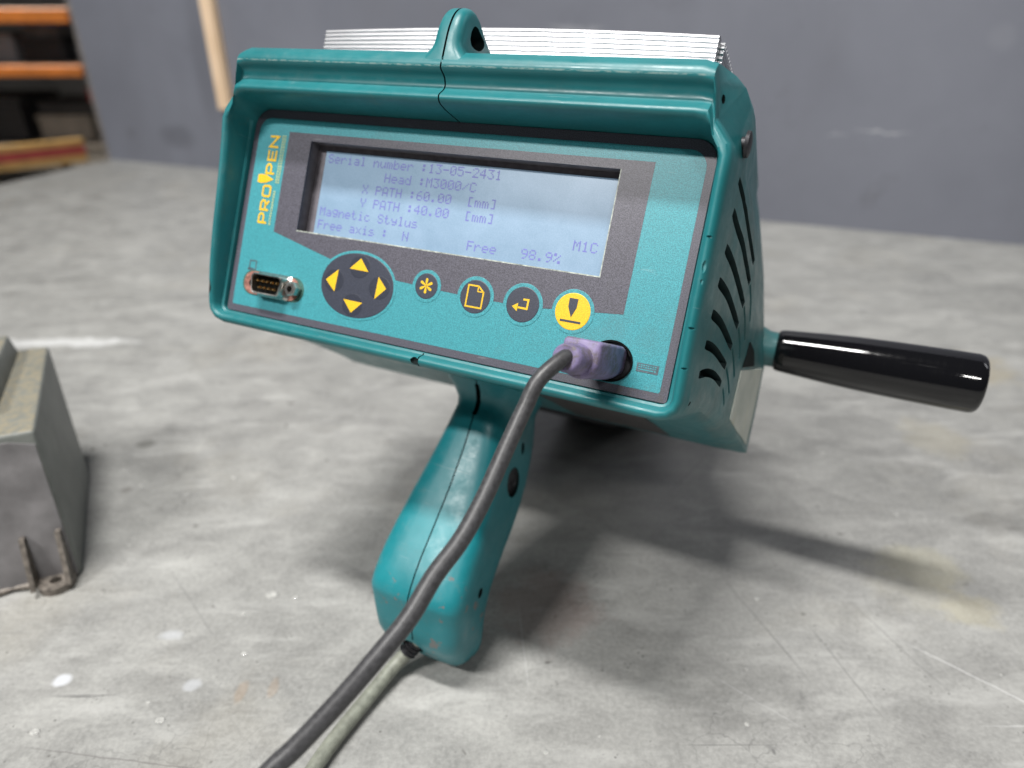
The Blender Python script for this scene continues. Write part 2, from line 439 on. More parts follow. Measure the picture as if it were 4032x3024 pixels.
    for (x, y, r, c, a, sq) in ((243, 326, 24, (0.33, 0.31, 0.20), 0.28, 1.2), (256, 292, 17, (0.40, 0.36, 0.22), 0.30, 1.1), (236, 312, 30, (0.36, 0.34, 0.26), 0.22, 1),
                            (-134, 238, 8, (0.33, 0.22, 0.13), 0.28, 0.4), (-119, 241, 8, (0.33, 0.22, 0.13), 0.25, 0.35), (-226, 246, 4.5, (0.60, 0.62, 0.66), 0.7, 1.0),
                            (-452, 655, 12, (0.66, 0.67, 0.67), 0.6, 7.0), (430, 590, 40, (0.33, 0.29, 0.2), 0.5, 1), (118, 206, 2, (0.10, 0.10, 0.10), 0.7, 0.5),
                            (-283, 465, 6, (0.10, 0.10, 0.09), 0.6, 1.5), (-270, 405, 5, (0.14, 0.13, 0.12), 0.5, 1.0), (20, 295, 34, (0.24, 0.16, 0.14), 0.35, 1),
                            (-185, 275, 5, (0.52, 0.54, 0.58), 0.4, 1.6), (-160, 243, 4, (0.52, 0.54, 0.58), 0.4, 1.2), (330, 470, 30, (0.30, 0.28, 0.22), 0.4, 1)):
        mp = nt.nodes.new("ShaderNodeMapping"); mp.vector_type = 'TEXTURE'
        mp.inputs["Location"].default_value = (x * S, y * S, 0); mp.inputs["Scale"].default_value = (r * S * sq, r * S, 1)
        nt.links.new(geo.outputs["Position"], mp.inputs["Vector"])
        sxy = nt.nodes.new("ShaderNodeVectorMath"); sxy.operation = 'MULTIPLY'; sxy.inputs[1].default_value = (1, 1, 0)
        nt.links.new(mp.outputs[0], sxy.inputs[0])
        ln = nt.nodes.new("ShaderNodeVectorMath"); ln.operation = 'LENGTH'; nt.links.new(sxy.outputs[0], ln.inputs[0])
        q = math_(nt, 'ADD', ln.outputs["Value"], math_(nt, 'MULTIPLY', math_(nt, 'SUBTRACT', wob, 0.5), 1.8))
        msk = ramp(nt, q, 0.55, 1.0, (1, 1, 1, 1), (0, 0, 0, 1))
        col = mix(nt, math_(nt, 'MULTIPLY', msk, a), col, c)
    # three long scratches at their own places
    for (x0, y0, x1, y1, wd, c, a) in ((205, 271, 262, 219, 0.5, (0.6, 0.6, 0.6), 0.7), (8, 235, 3, 300, 0.45, (0.5, 0.5, 0.5), 0.35), (150, 240, 120, 330, 0.5, (0.07, 0.07, 0.07), 0.55),
                                       (176, 222, 160, 285, 0.5, (0.08, 0.08, 0.08), 0.5), (95, 252, 140, 214, 0.4, (0.5, 0.5, 0.5), 0.4), (190, 300, 215, 236, 0.5, (0.08, 0.08, 0.08), 0.5),
                                       (60, 560, 300, 430, 0.8, (0.09, 0.09, 0.09), 0.5), (105, 395, 150, 452, 0.5, (0.09, 0.09, 0.09), 0.55), (-230, 210, -120, 196, 0.5, (0.10, 0.09, 0.09), 0.5), (-210, 330, -150, 262, 0.5, (0.12, 0.12, 0.12), 0.4)):
        L = math.hypot(x1 - x0, y1 - y0); an = math.atan2(y1 - y0, x1 - x0)
        mp = nt.nodes.new("ShaderNodeMapping"); mp.vector_type = 'TEXTURE'
        mp.inputs["Location"].default_value = ((x0 + x1) / 2 * S, (y0 + y1) / 2 * S, 0)
        mp.inputs["Rotation"].default_value = (0, 0, an); mp.inputs["Scale"].default_value = (L / 2 * S, wd * S, 1)
        nt.links.new(geo.outputs["Position"], mp.inputs["Vector"])
        sx = nt.nodes.new("ShaderNodeSeparateXYZ"); nt.links.new(mp.outputs[0], sx.inputs[0])
        ax = math_(nt, 'ABSOLUTE', sx.outputs["X"])
        ay = math_(nt, 'ABSOLUTE', math_(nt, 'ADD', sx.outputs["Y"], math_(nt, 'MULTIPLY', math_(nt, 'SUBTRACT', wob, 0.5), 5.0)))
        msk = math_(nt, 'MULTIPLY', ramp(nt, ax, 0.5, 1.0, (1, 1, 1, 1), (0, 0, 0, 1)), ramp(nt, ay, 0.2, 1.0, (1, 1, 1, 1), (0, 0, 0, 1)))
        col = mix(nt, math_(nt, 'MULTIPLY', msk, a), col, c)
    nt.links.new(col, b.inputs["Base Color"])
    rr = ramp(nt, med, 0.3, 0.7, (0.27, 0.27, 0.27, 1), (0.50, 0.50, 0.50, 1))
    nt.links.new(rr, b.inputs["Roughness"])
    b.inputs["Specular IOR Level"].default_value = 0.4
    hh = math_(nt, 'ADD', fine, math_(nt, 'MULTIPLY', med, 3.0))
    bump(nt, b, hh, 0.22, 0.0005)
    return m
A0 = wpos(-6, 0); A1 = wpos(3600, 0)
eL = Vector((-0.334, -0.9426, 0))
P_l = A0 + eL * 3000
V = [A0, A1, A1 + eL * 3000, P_l]
nrm = Vector((0.38008, 0.92495, 0)) * 40          # runs on a little under the wall
V[0] = V[0] + nrm * 0.2; V[1] = V[1] + nrm * 0.2
tb = [(p.x, p.y, 0) for p in V] + [(p.x, p.y, -45) for p in V]
o = mesh_obj("bench_top", tb, [(0, 1, 2, 3), (7, 6, 5, 4), (0, 4, 5, 1), (1, 5, 6, 2), (2, 6, 7, 3), (3, 7, 4, 0)], table_mat())
tag(o, kind="structure")

def wall_mat():
    m, nt, b = new_mat("blue_grey_painted_wall")
    v = coords(nt)
    a = noise(nt, v, 2.2, 5, 0.6, 0.3); c = noise(nt, coords(nt, (1.5, 1.5, 0.5)), 3.5, 5, 0.6)
    col = ramp(nt, a, 0.3, 0.7, (0.125, 0.132, 0.160, 1), (0.175, 0.184, 0.218, 1))
    col = mix(nt, math_(nt, 'MULTIPLY', ramp(nt, c, 0.52, 0.75), 0.7), col, (0.135, 0.14, 0.165))
    for rot, am in (((0, 0.25, 0), 0.3), ((0, 1.35, 0), 0.35), ((0.2, -0.8, 0), 0.25)):
        s = ramp(nt, noise(nt, coords(nt, (30, 30, 2), rot), 1.5, 3), 0.69, 0.72)
        mk = ramp(nt, noise(nt, coords(nt, loc=(rot[1], 1, 0)), 4, 2), 0.5, 0.6)
        col = mix(nt, math_(nt, 'MULTIPLY', math_(nt, 'MULTIPLY', s, mk), am), col, (0.30, 0.31, 0.34))
    sm = ramp(nt, noise(nt, coords(nt, (1, 1, 1), loc=(5, 5, 5)), 11, 5, 0.7), 0.60, 0.72)
    col = mix(nt, math_(nt, 'MULTIPLY', sm, 0.35), col, (0.09, 0.09, 0.105))
    # a long pale scuff and a few shorter rubs at their own places (metres: x, z, half length, half height)
    sep = nt.nodes.new("ShaderNodeSeparateXYZ"); nt.links.new(v, sep.inputs[0])
    wv = noise(nt, coords(nt, loc=(1, 2, 3)), 22, 4, 0.7)
    for x0, z0, hl, hh, am in ((0.525, 0.140, 0.040, 0.0016, 0.6), (0.47, 0.132, 0.02, 0.001, 0.4), (0.63, 0.262, 0.018, 0.02, 0.07), (0.30, 0.09, 0.03, 0.012, 0.2), (-0.70, 0.06, 0.05, 0.03, -0.5), (-0.60, 0.20, 0.03, 0.15, -0.35), (0.1, 0.27, 0.05, 0.006, 0.25)):
        dx_ = math_(nt, 'DIVIDE', math_(nt, 'SUBTRACT', sep.outputs["X"], x0), hl)
        zz_ = math_(nt, 'ADD', math_(nt, 'SUBTRACT', sep.outputs["Z"], z0), math_(nt, 'MULTIPLY', math_(nt, 'SUBTRACT', wv, 0.5), 0.03))
        dz_ = math_(nt, 'DIVIDE', zz_, hh)
        rr2 = math_(nt, 'ADD', math_(nt, 'POWER', math_(nt, 'ABSOLUTE', dx_), 2.0), math_(nt, 'POWER', math_(nt, 'ABSOLUTE', dz_), 2.0))
        mk = ramp(nt, rr2, 0.2, 1.0, (1, 1, 1, 1), (0, 0, 0, 1))
        col = mix(nt, math_(nt, 'MULTIPLY', mk, abs(am)), col, (0.40, 0.41, 0.43) if am > 0 else (0.085, 0.088, 0.105))
    nt.links.new(col, b.inputs["Base Color"]); b.inputs["Roughness"].default_value = 0.5
    bump(nt, b, noise(nt, v, 60, 4), 0.15, 0.001)
    return m
# two wall boards meeting at a shallow step, as the photo hints on the left
def slab(name, s0, s1, h0, h1, off0, off1, mat, parent=None, bev=0):
    c = [wpos(s, h, of) for h in (h0, h1) for s, of in ((s0, off0), (s1, off0), (s1, off1), (s0, off1))]
    ob = mesh_obj(name, [tuple(p) for p in c], [(0, 3, 2, 1), (4, 5, 6, 7), (0, 1, 5, 4), (1, 2, 6, 5), (2, 3, 7, 6), (3, 0, 4, 7)], mat, parent)
    return ob
MW = wall_mat()
tag(slab("wall", -8, 3600, -850, 1500, 0, -60, MW), kind="structure")

def floor_mat():
    m, nt, b = new_mat("brown_grey_workshop_floor")
    col = ramp(nt, noise(nt, coords(nt), 3, 6, 0.6), 0.3, 0.7, (0.24, 0.215, 0.18, 1), (0.38, 0.345, 0.30, 1))
    nt.links.new(col, b.inputs["Base Color"]); b.inputs["Roughness"].default_value = 0.6
    return m
o = mesh_obj("workshop_floor", [(-9000, -3000, -850), (9000, -3000, -850), (9000, 9000, -850), (-9000, 9000, -850)], [(0, 1, 2, 3)], floor_mat())
tag(o, kind="structure")
M_BACKW = plain("far_wall_paint", (0.20, 0.19, 0.18), 0.8, nscale=2, amt=0.3)
o = mesh_obj("workshop_back_wall", [(-9000, 7600, -850), (9000, 7600, -850), (9000, 7600, 3500), (-9000, 7600, 3500), (-9000, 7660, -850), (9000, 7660, -850), (9000, 7660, 3500), (-9000, 7660, 3500)],
             [(0, 1, 2, 3), (4, 7, 6, 5), (0, 4, 5, 1), (3, 2, 6, 7), (0, 3, 7, 4), (1, 5, 6, 2)], M_BACKW)
tag(o, kind="structure")

# timber batten fixed to the wall
def wood_mat():
    m, nt, b = new_mat("pale_timber")
    f = noise(nt, coords(nt, (60, 60, 3)), 2, 5, 0.6, 1.0)
    nt.links.new(ramp(nt, f, 0.3, 0.7, (0.52, 0.36, 0.22, 1), (0.80, 0.62, 0.45, 1)), b.inputs["Base Color"])
    b.inputs["Roughness"].default_value = 0.6
    return m
MWOOD = wood_mat()
bt = slab("timber_batten", 343, 371, 122, 900, 16, 1, MWOOD)
tag(bt, "narrow pale timber batten standing upright against the blue grey wall", "batten")

# ------------------------------------------------------------------ rack and its load far behind on the left
M_ORG = plain("orange_painted_steel", (0.50, 0.16, 0.03), 0.45, nscale=20, amt=0.2)
M_RGREY = plain("grey_steel_post", (0.20, 0.19, 0.19), 0.5, nscale=20, amt=0.3)
M_BOARD = plain("dusty_chipboard", (0.21, 0.185, 0.155), 0.7, nscale=15, amt=0.2)
M_DKBOX = plain("black_box_plastic", (0.012, 0.012, 0.014), 0.5, nscale=10, amt=0.4)
M_BLBOX = plain("blue_box_plastic", (0.06, 0.08, 0.28), 0.5, nscale=10, amt=0.3)
M_GRBOX = plain("grey_carton", (0.16, 0.16, 0.17), 0.6, nscale=10, amt=0.3)
M_RED = plain("red_painted_rail", (0.33, 0.045, 0.05), 0.4, nscale=10, amt=0.2)
M_YLW = plain("yellow_painted_rail", (0.42, 0.26, 0.09), 0.5, nscale=10, amt=0.2)
rk = empty("storage_rack", (-2800, 4800, -850))
tag(rk, "storage rack with orange beams and grey posts far behind the bench", "rack")
def rbox(name, x0, x1, y0, y1, z0, z1, mat, parent, bev=4):
    bm = bmesh.new(); ox, oy, oz = (-2800, 4800, -850) if parent is rk else (0, 0, 0)
    bm_box(bm, x0 - ox, x1 - ox, y0 - oy, y1 - oy, z0 - oz, z1 - oz, bev, 1)
    return bm_obj(name, bm, mat, parent)
for z0, z1 in ((228, 300), (-50, 8)):
    rbox("beam", -4300, -2480, 4480, 4540, z0, z1, M_ORG, rk)
    rbox("beam", -4300, -2480, 5300, 5360, z0, z1, M_ORG, rk)
    rbox("deck", -4300, -2482, 4545, 5296, z1 - 22, z1 + 4, M_BOARD, rk)
rbox("deck", -4300, -2482, 4545, 5296, -470, -440, M_BOARD, rk)
for x in (-2475, -4360):
    for y in (4490, 5290):
        rbox("post", x, x + 55, y, y + 55, -850, 1400, M_RGREY, rk)
rbox("brace", -2470, -2425, 4560, 5280, -330, -300, M_RGREY, rk)
rbox("brace", -2470, -2425, 4560, 5280, 100, 130, M_RGREY, rk)
def loose(name, x0, x1, y0, y1, z0, z1, mat, label, cat, lid=None):
    e = empty(name, ((x0 + x1) / 2, (y0 + y1) / 2, z0))
    tag(e, label, cat)
    bm = bmesh.new(); hx, hy, h = (x1 - x0) / 2, (y1 - y0) / 2, z1 - z0
    bm_box(bm, -hx, hx, -hy, hy, 0, h * 0.82, 8, 2)
    bm_obj("body", bm, mat, e)
    bm = bmesh.new(); bm_box(bm, -hx - 6, hx + 6, -hy - 6, hy + 6, h * 0.825, h, 6, 2)
    bm_obj("lid", bm, lid or mat, e)
    return e
loose("storage_crate", -2900, -2650, 4640, 5000, 13, 150, M_DKBOX, "black storage crate on the middle shelf of the rack under the blue lidded box", "crate")
loose("storage_crate", -2880, -2660, 4660, 5000, 151, 226, M_GRBOX, "grey box with a blue lid on top of the black crate on the rack", "box", M_BLBOX)
loose("storage_crate", -2640, -2500, 4760, 5100, 13, 100, M_GRBOX, "small grey carton beside the black crate on the rack shelf", "carton")
loose("storage_crate", -3350, -2945, 4660, 5000, 13, 170, M_GRBOX, "wide grey box at the left end of the middle rack shelf", "box", M_RGREY)
loose("storage_crate", -2960, -2640, 4700, 5050, -439, -290, M_BOARD, "dusty brown carton on the lowest shelf of the rack", "carton")
loose("storage_crate", -2950, -2560, 4720, 5100, -288, -215, M_DKBOX, "flat black tray stacked on the brown carton low in the rack", "tray")
loose("storage_crate", -3500, -3020, 4650, 5100, -439, -180, M_DKBOX, "large black bin at the left of the lowest rack shelf", "bin")
loose("storage_crate", -2600, -2510, 4690, 4800, -214, -130, M_RED, "little red can on the black tray low in the rack", "can")
# low trolley with a red and yellow rail in front of the rack
tr = empty("flatbed_trolley", (-2750, 4000, -850))
tag(tr, "low flatbed trolley edged with a red stripe between yellow bands, in front of the rack", "trolley")
def obar(name, a, b_, wd, h, mat, parent, org):
    a = Vector(a) - Vector(org); b_ = Vector(b_) - Vector(org)
    d = (b_ - a); d.z = 0; d.normalize(); n = Vector((-d.y, d.x, 0)) * wd / 2
    pts = [a - n, b_ - n, b_ + n, a + n]
    v = [tuple(p) for p in pts] + [(p.x, p.y, p.z + h) for p in pts]
    return mesh_obj(name, v, [(0, 3, 2, 1), (4, 5, 6, 7), (0, 1, 5, 4), (1, 2, 6, 5), (2, 3, 7, 6), (3, 0, 4, 7)], mat, parent)
ORG = (-2750, 4000, -850)
RA = (-3400, 3560, -640); RB = (-2520, 4360, -640)
def up_(p, z): return (p[0], p[1], z)
obar("lower_band", up_(RA, -500), up_(RB, -500), 40, 42, M_YLW, tr, ORG)
obar("red_stripe", up_(RA, -457), up_(RB, -457), 42, 48, M_RED, tr, ORG)
obar("upper_band", up_(RA, -408), up_(RB, -408), 40, 34, M_YLW, tr, ORG)
bm = bmesh.new()
da = Vector((RB[0] - RA[0], RB[1] - RA[1], 0)).normalized(); dnn = Vector((-da.y, da.x, 0))
cs = [Vector(RA) + dnn * 24, Vector(RB) + dnn * 24, Vector(RB) + dnn * 420, Vector(RA) + dnn * 420]
vv = [(p.x - ORG[0], p.y - ORG[1], -480 - ORG[2]) for p in cs] + [(p.x - ORG[0], p.y - ORG[1], -462 - ORG[2]) for p in cs]
mesh_obj("deck", vv, [(0, 3, 2, 1), (4, 5, 6, 7), (0, 1, 5, 4), (1, 2, 6, 5), (2, 3, 7, 6), (3, 0, 4, 7)], M_BOARD, tr)
for (x, y) in ((-2560, 4350), (-2780, 4560), (-3370, 3640), (-3560, 3850)):
    bm = bmesh.new()
    rings = []
    for yy, r in ((-18, 60), (-16, 75), (16, 75), (18, 60)):
        rings.append([(x - ORG[0] + r * math.cos(2 * math.pi * k / 20), y - ORG[1] + yy, 75 + r * math.sin(2 * math.pi * k / 20)) for k in range(20)])
    ringloft(bm, rings)
    wh = bm_obj("wheel", bm, M_DKBOX, tr, angle=40)
    bm = bmesh.new(); bm_box(bm, x - ORG[0] - 20, x - ORG[0] + 20, y - ORG[1] - 26, y - ORG[1] + 26, 100, 300, 3, 1)
    bm_obj("bracket", bm, M_RGREY, wh)

# ================================================================== MARKING MACHINE
D = Matrix(((0.8981607, 0.3960350, 0.1909546), (-0.4396674, 0.8090277, 0.3900856), (0.0, -0.4343160, 0.9007606)))
ORIG = Vector((-39.54378, 265.98960, 173.17267))
def tw(p): return D @ Vector(p) + ORIG
mw = D.to_4x4(); mw.translation = ORIG * S
mach = empty("marking_machine", mw=mw)
tag(mach, "teal handheld marking machine with display, pistol grip and black side handle, standing on the bench", "marking machine")

# ---- housing: columns of stations running from the recess, over the rim, back to the rear
def side_col(z, yc, r10, r11, r12):
    return [(105.6, 1, z), (105.8, -1.6, z), (107.0, -2.0, z), (107.3, yc + 3.2, z), (108.1, yc + 0.9, z), (109.3, yc, z),
            (110.4, yc + 0.4, z), (111.4, yc + 1.8, z), (112.1, yc + 4.0, z), (112.8, min(-1.5, yc + 9), z), r10, r11, r12]
def top_col(x, wx=1.0):
    return [(x, 1, 93.4), (x, -2, 93.6), (x, -12, 94.0), (x, -17.2, 95.0), (x, -18.6, 97.2), (x, -14.8, 101.2), (x, -15.6, 104.8),
            (x, -19.4, 107.2), (x, -19.2, 110.6), (x, -16.2, 114.0), (x, 8, 119.5), (x, 40, 122), (min(x, 95), 130, 118)]
def bot_col(x):
    return [(x, 1, -0.4), (x, -1.5, -0.5), (x, -1.8, -1.4), (x, -3.0, -1.8), (x, -4.6, -2.5), (x, -5.3, -3.6), (x, -5.0, -4.9), (x, -3.7, -5.9),
            (x, -1.5, -6.4), (x, 3, -6.4), (x, 26, -6.6), (x, 72, -14.5), (x, 130, -25)]
rows = [side_col(2.0, -6.6, (115.6, 26, 3.2), (120.2, 72, -7), (126, 130, -24)),
        side_col(6, -7.5, (115.6, 26, 6.5), (120.4, 75, -1), (126, 130, -17)),
        side_col(12, -8.6, (115.6, 26, 12), (120.7, 77, 8), (126, 130, -4)),
        side_col(20, -9.8, (115.6, 26, 20), (120.8, 78, 20), (125.5, 130, 21)),
        side_col(35, -11.2, (115.6, 26, 35), (120.2, 72, 38), (121, 130, 42)),
        side_col(52, -12.2, (115.6, 26, 52), (119.4, 62, 55), (116, 130, 66)),
        side_col(66, -13.2, (115.5, 24, 66), (117.8, 49, 67), (111, 130, 84)),
        side_col(76, -14.2, (115.0, 19, 76), (116.0, 33, 77), (107, 130, 98)),
        side_col(84, -15.2, (113.6, 9, 85), (113.2, 18, 86), (104, 130, 107))]
def corner_cols():
    s = rows[-1]; t = top_col(98.0); out = []
    wts = [0.1, 0.36, 0.72, 0.93]
    for k, wt in enumerate(wts):
        col = []
        for i in range(13):
            a, b_ = s[i], t[i]
            ang = math.radians(90 * (k + 1) / 5)
            if i <= 3:       # rounded inner corner
                x = 98 + (a[0] - 98) * math.cos(ang); z = 84 + (b_[2] - 84) * math.sin(ang)
                y = a[1] + (b_[1] - a[1]) * wt
            elif i <= 9:
                tx = [a[0] - 1.2, 104.6, 103.4, 102.2][k]; x = tx
                fr = [0.18, 0.45, 0.78, 0.97][k]; z = 84 + (b_[2] - 84) * fr; y = a[1] + (b_[1] - a[1]) * wt
            else:
                p = 2.6; x = 98 + (a[0] - 98) * math.cos(ang) ** (2 / p); z = a[2] + (b_[2] - a[2]) * math.sin(ang) ** (2 / p)
                y = a[1] + (b_[1] - a[1]) * wt
            col.append((x, y, z))
        out.append(col)
    return out
def bot_corner():
    s = rows[0]; t = bot_col(103.0); out = []
    for wt, ang in ((0.33, 30), (0.67, 60)):
        a_ = math.radians(ang); col = []
        for i in range(13):
            a, b_ = s[i], t[i]
            x = b_[0] + (a[0] - b_[0]) * math.cos(a_); z = a[2] + (b_[2] - a[2]) * math.sin(a_); y = a[1] + (b_[1] - a[1]) * wt
            col.append((x, y, z))
        out.append(col)
    return out
half = [bot_col(x) for x in (0, 20, 40, 60, 80, 95, 103)] + bot_corner()[::-1] + rows + corner_cols() + [top_col(x) for x in (98, 80, 60, 40, 20, 0)]
full = half + [[(-x, y, z) for x, y, z in c] for c in half[-2:0:-1]]
def refine(c):
    mid = smoothpath(c[2:10], 4)
    return [Vector(p) for p in c[:2]] + mid + [Vector(p) for p in c[10:]]
bm = bmesh.new()
R = [[bm.verts.new(p) for p in refine(c)] for c in full]
n = len(R)
for i in range(n):
    a, b_ = R[i], R[(i + 1) % n]
    for k in range(len(a) - 1): bm.faces.new([a[k], b_[k], b_[k + 1], a[k + 1]])
bm.faces.new([c[0] for c in R]); bm.faces.new([c[-1] for c in R][::-1])
housing = bm_obj("housing", bm, [M_TEAL, M_DARKT, M_POCK], mach, angle=32)

def cutter(fn, mat):
    bm = bmesh.new(); fn(bm); return bm_obj("cutter", bm, mat, mach)
def slots(bm, shallow=False):
    data = [([(4.6, 12.4), (16, 13.6), (28, 12.8), (41, 9.9)], 3.3), ([(4.6, 23.4), (15, 22.9), (25, 21.3), (43, 17.2)], 3.6),
            ([(4.4, 34.4), (15, 33.3), (25, 31.3), (46, 25.2)], 3.9), ([(4.2, 45.8), (15, 44.4), (26, 41.9), (49, 34.2)], 4.1),
            ([(3.8, 57.6), (15, 55.4), (27, 52.0), (51, 43.2)], 4.2), ([(3.2, 70.2), (15, 66.6), (30, 62.6), (53, 52.6)], 4.0), ([(2.6, 81.0), (15, 77.0), (30, 71.0), (53, 61.0)], 3.6)]
    if shallow:
        data = [([(p[-1][0] + 1.2, p[-1][1] - 0.5), (p[-1][0] + 9, p[-1][1] - 4.4 - 0.03 * p[-1][1]), (p[-1][0] + 17, p[-1][1] - 9.6 - 0.09 * p[-1][1])], w_ * 0.55) for p, w_ in data[1:6]] + [([(46, 8.2), (52, 4.0), (55, 1.0)], 1.6)]
    for sg in (1, -1):
        for pts, wd in data:
            path = smoothpath([(y, z, 0) for y, z in pts], 4)
            outer, inner = [], []
            for i, p in enumerate(path):
                d = (path[min(i + 1, len(path) - 1)] - path[max(i - 1, 0)]).normalized()
                q = Vector((-d.y, d.x, 0)); t = i / (len(path) - 1); ww = wd / 2 * (1.0 if 0.02 < t < 0.98 else 0.8)
                outer.append(p + q * ww); inner.append(p - q * ww)
            lp = outer + inner[::-1]
            dp = 0.7 if shallow else 7
            ra = [(sg * (113 + 0.1 * p.x - dp), p.x, p.y) for p in lp]; rb = [(sg * (113 + 0.1 * p.x + 3), p.x, p.y) for p in lp]
            ringloft(bm, [ra, rb])
def small_holes(bm):
    def cyl(c, ax, r, L, n=16, rz=None):
        ax = Vector(ax).normalized(); u = ax.orthogonal().normalized(); v = ax.cross(u)
        ra = [[Vector(c) + ax * s + u * r * math.cos(2 * math.pi * k / n) + v * r * math.sin(2 * math.pi * k / n) for k in range(n)] for s in (-L, L)]
        ringloft(bm, ra)
    cyl((112.5, 0.5, 1.8), (1, 0, 0), 0.9, 5)
    cyl((103.5, -9, 104), (1, 0, 0), 1.5, 3)
    cyl((-103.5, -9, 104), (1, 0, 0), 1.5, 3)
def seam_hood(bm):
    pts = [(0.6, 92.6), (1.2, 96), (0.7, 101), (0.2, 107), (0.8, 114), (0.9, 125)]; wd = 0.32
    ra = [(x - wd, -26, z) for x, z in pts] + [(x + wd, -26, z) for x, z in pts[::-1]]
    ringloft(bm, [ra, [(x, 30, z) for x, y, z in ra]])
def seam_low(bm): bm_box(bm, 4.4, 5.0, -12, 0.2, -12, -0.7)
def blob(cx, cy, cz, rx, ry, rz, n=9):
    def f(bm):
        rg = []
        for t in range(1, 6):
            a = math.pi * t / 6
            rg.append([(cx + rx * math.sin(a) * math.cos(2 * math.pi * k / n) * (1 + 0.15 * math.sin(5 * k)), cy - ry * math.cos(a), cz + rz * math.sin(a) * math.sin(2 * math.pi * k / n)) for k in range(n)])
        ringloft(bm, rg)
    return f
def nicks(bm):
    for z, s_ in ((13.6, 0.6), (27.6, 0.8), (60.3, 0.5)):
        bm_box(bm, 109.0, 112.5, -16, -7.03 - z * 0.07, z, z + s_)
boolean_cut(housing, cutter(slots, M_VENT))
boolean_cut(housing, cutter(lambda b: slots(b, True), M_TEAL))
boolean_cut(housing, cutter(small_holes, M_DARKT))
for f_ in (seam_hood, seam_low, blob(3.2, -5.4, -4.6, 1.9, 1.8, 2.2), blob(-110.6, -8.6, 8.5, 2.0, 2.0, 4.4)):
    boolean_cut(housing, cutter(f_, M_DARKT))
boolean_cut(housing, cutter(lambda b: bm_box(b, -72.0, 72.2, -3, 10, 40.3, 80.7), M_POCK))
def ps2hole(bm):
    ringloft(bm, [[(82.0 + 8.3 * math.cos(2 * math.pi * k / 40), y, 11.2 + 7.6 * math.sin(2 * math.pi * k / 40)) for k in range(40)] for y in (-3, 9)])
boolean_cut(housing, cutter(ps2hole, M_BLACK))
for bb in (blob(110.6, -8.9, 13.6, 1.5, 1.6, 0.45), blob(110.4, -10.8, 27.4, 1.6, 1.8, 0.5), blob(110.2, -12.7, 58.0, 1.2, 1.3, 0.5), blob(110.4, -12.2, 48.0, 0.9, 1.2, 2.6), blob(110.6, -11.9, 43.0, 0.8, 1.1, 1.4), blob(3.5, -5.3, -2.2, 5.0, 0.8, 0.25)):
    boolean_cut(housing, cutter(bb, M_TEAL))
for p in housing.data.polygons: p.use_smooth = True
housing.data.set_sharp_from_angle(angle=math.radians(32))

# shallow arc grooves that carry the vents on towards the rear are modelled as raised darker ribs
# ---- carrying lug on the hood
def lug():
    bm = bmesh.new()
    prof = []
    # (y, z) outline of the lug seen from the side
    base = smoothpath([(-19.4, 109, 0), (-19.3, 116, 0), (-18.9, 122, 0), (-17.2, 127.6, 0), (-14.0, 131.4, 0), (-9.8, 133.0, 0), (-5.4, 132.4, 0), (-1.0, 130.2, 0), (4.0, 127.4, 0), (10, 123.8, 0), (16, 119.5, 0), (18, 114, 0)], 3)
    base = [(p.x, p.y) for p in base]
    rings = []
    for x, sh in ((-5.9, 3.0), (-5.5, 1.9), (-4.8, 1.0), (-3.8, 0.3), (-2.6, 0.0), (2.6, 0.0), (3.8, 0.3), (4.8, 1.0), (5.5, 1.9), (5.9, 3.0)):
        r_ = []
        for (y, z) in base:
            cy, cz = -4, 119
            dy, dz = y - cy, z - cz; L = math.hypot(dy, dz)
            k = (L - sh) / L
            taper = 1 - 0.10 * max(0, (z - 114) / 20)
            foot = max(0.0, (117.6 - z) / 4.0) ** 2 * 1.2
            r_.append(((x * taper + math.copysign(foot, x)), cy + dy * k, cz + dz * k))
        rings.append(r_)
    ringloft(bm, rings)
    o = bm_obj("carrying_lug", bm, [M_TEAL, M_DARKT], mach, angle=50)
    def hole(b):
        lp = [(-10.8, 121.4), (-10.6, 124.4), (-9.0, 127.0), (-6.4, 127.6), (-3.0, 126.4), (0.2, 125.2), (0.6, 123.2), (-1.4, 120.9), (-5.0, 119.6), (-9.0, 119.6)]
        pth = smoothpath([(y, z, 0) for y, z in lp + lp[:1]], 4)[:-1]
        ringloft(b, [[(x, p.x, p.y) for p in pth] for x in (-14, 14)])
    boolean_cut(o, cutter(hole, M_DARKT))
    def seam(b):
        pts = [(0.6, 112), (0.9, 118), (0.3, 126), (0.4, 133), (1.2, 140)]
        ra = [(x - 0.38, -16, z) for x, z in pts] + [(x + 0.38, -16, z) for x, z in pts[::-1]]
        ringloft(b, [ra, [(x, 16, z) for x, y, z in ra]])
    # keep the seam shallow: only cut a shell deep slit from the front and top
    def seam_shallow(b):
        pts = [(-21, 110), (-21, 118), (-20.2, 124), (-18.2, 129.6), (-14.6, 133.4), (-9.8, 135.0), (-5.0, 134.4), (-1, 132.4)]
        inn = [(-17.6, 110), (-17.5, 118), (-16.8, 123), (-15.2, 127), (-12.4, 130), (-9.6, 131.2), (-5.8, 130.8), (-2, 128.8)]
        lp = pts + inn[::-1]
        ringloft(b, [[(x + 0.02 * (z - 122), y, z) for y, z in lp] for x in (0.15, 1.0)])
    boolean_cut(o, cutter(seam_shallow, M_DARKT))
    for p in o.data.polygons: p.use_smooth = True
    o.data.set_sharp_from_angle(angle=math.radians(40))
lug()

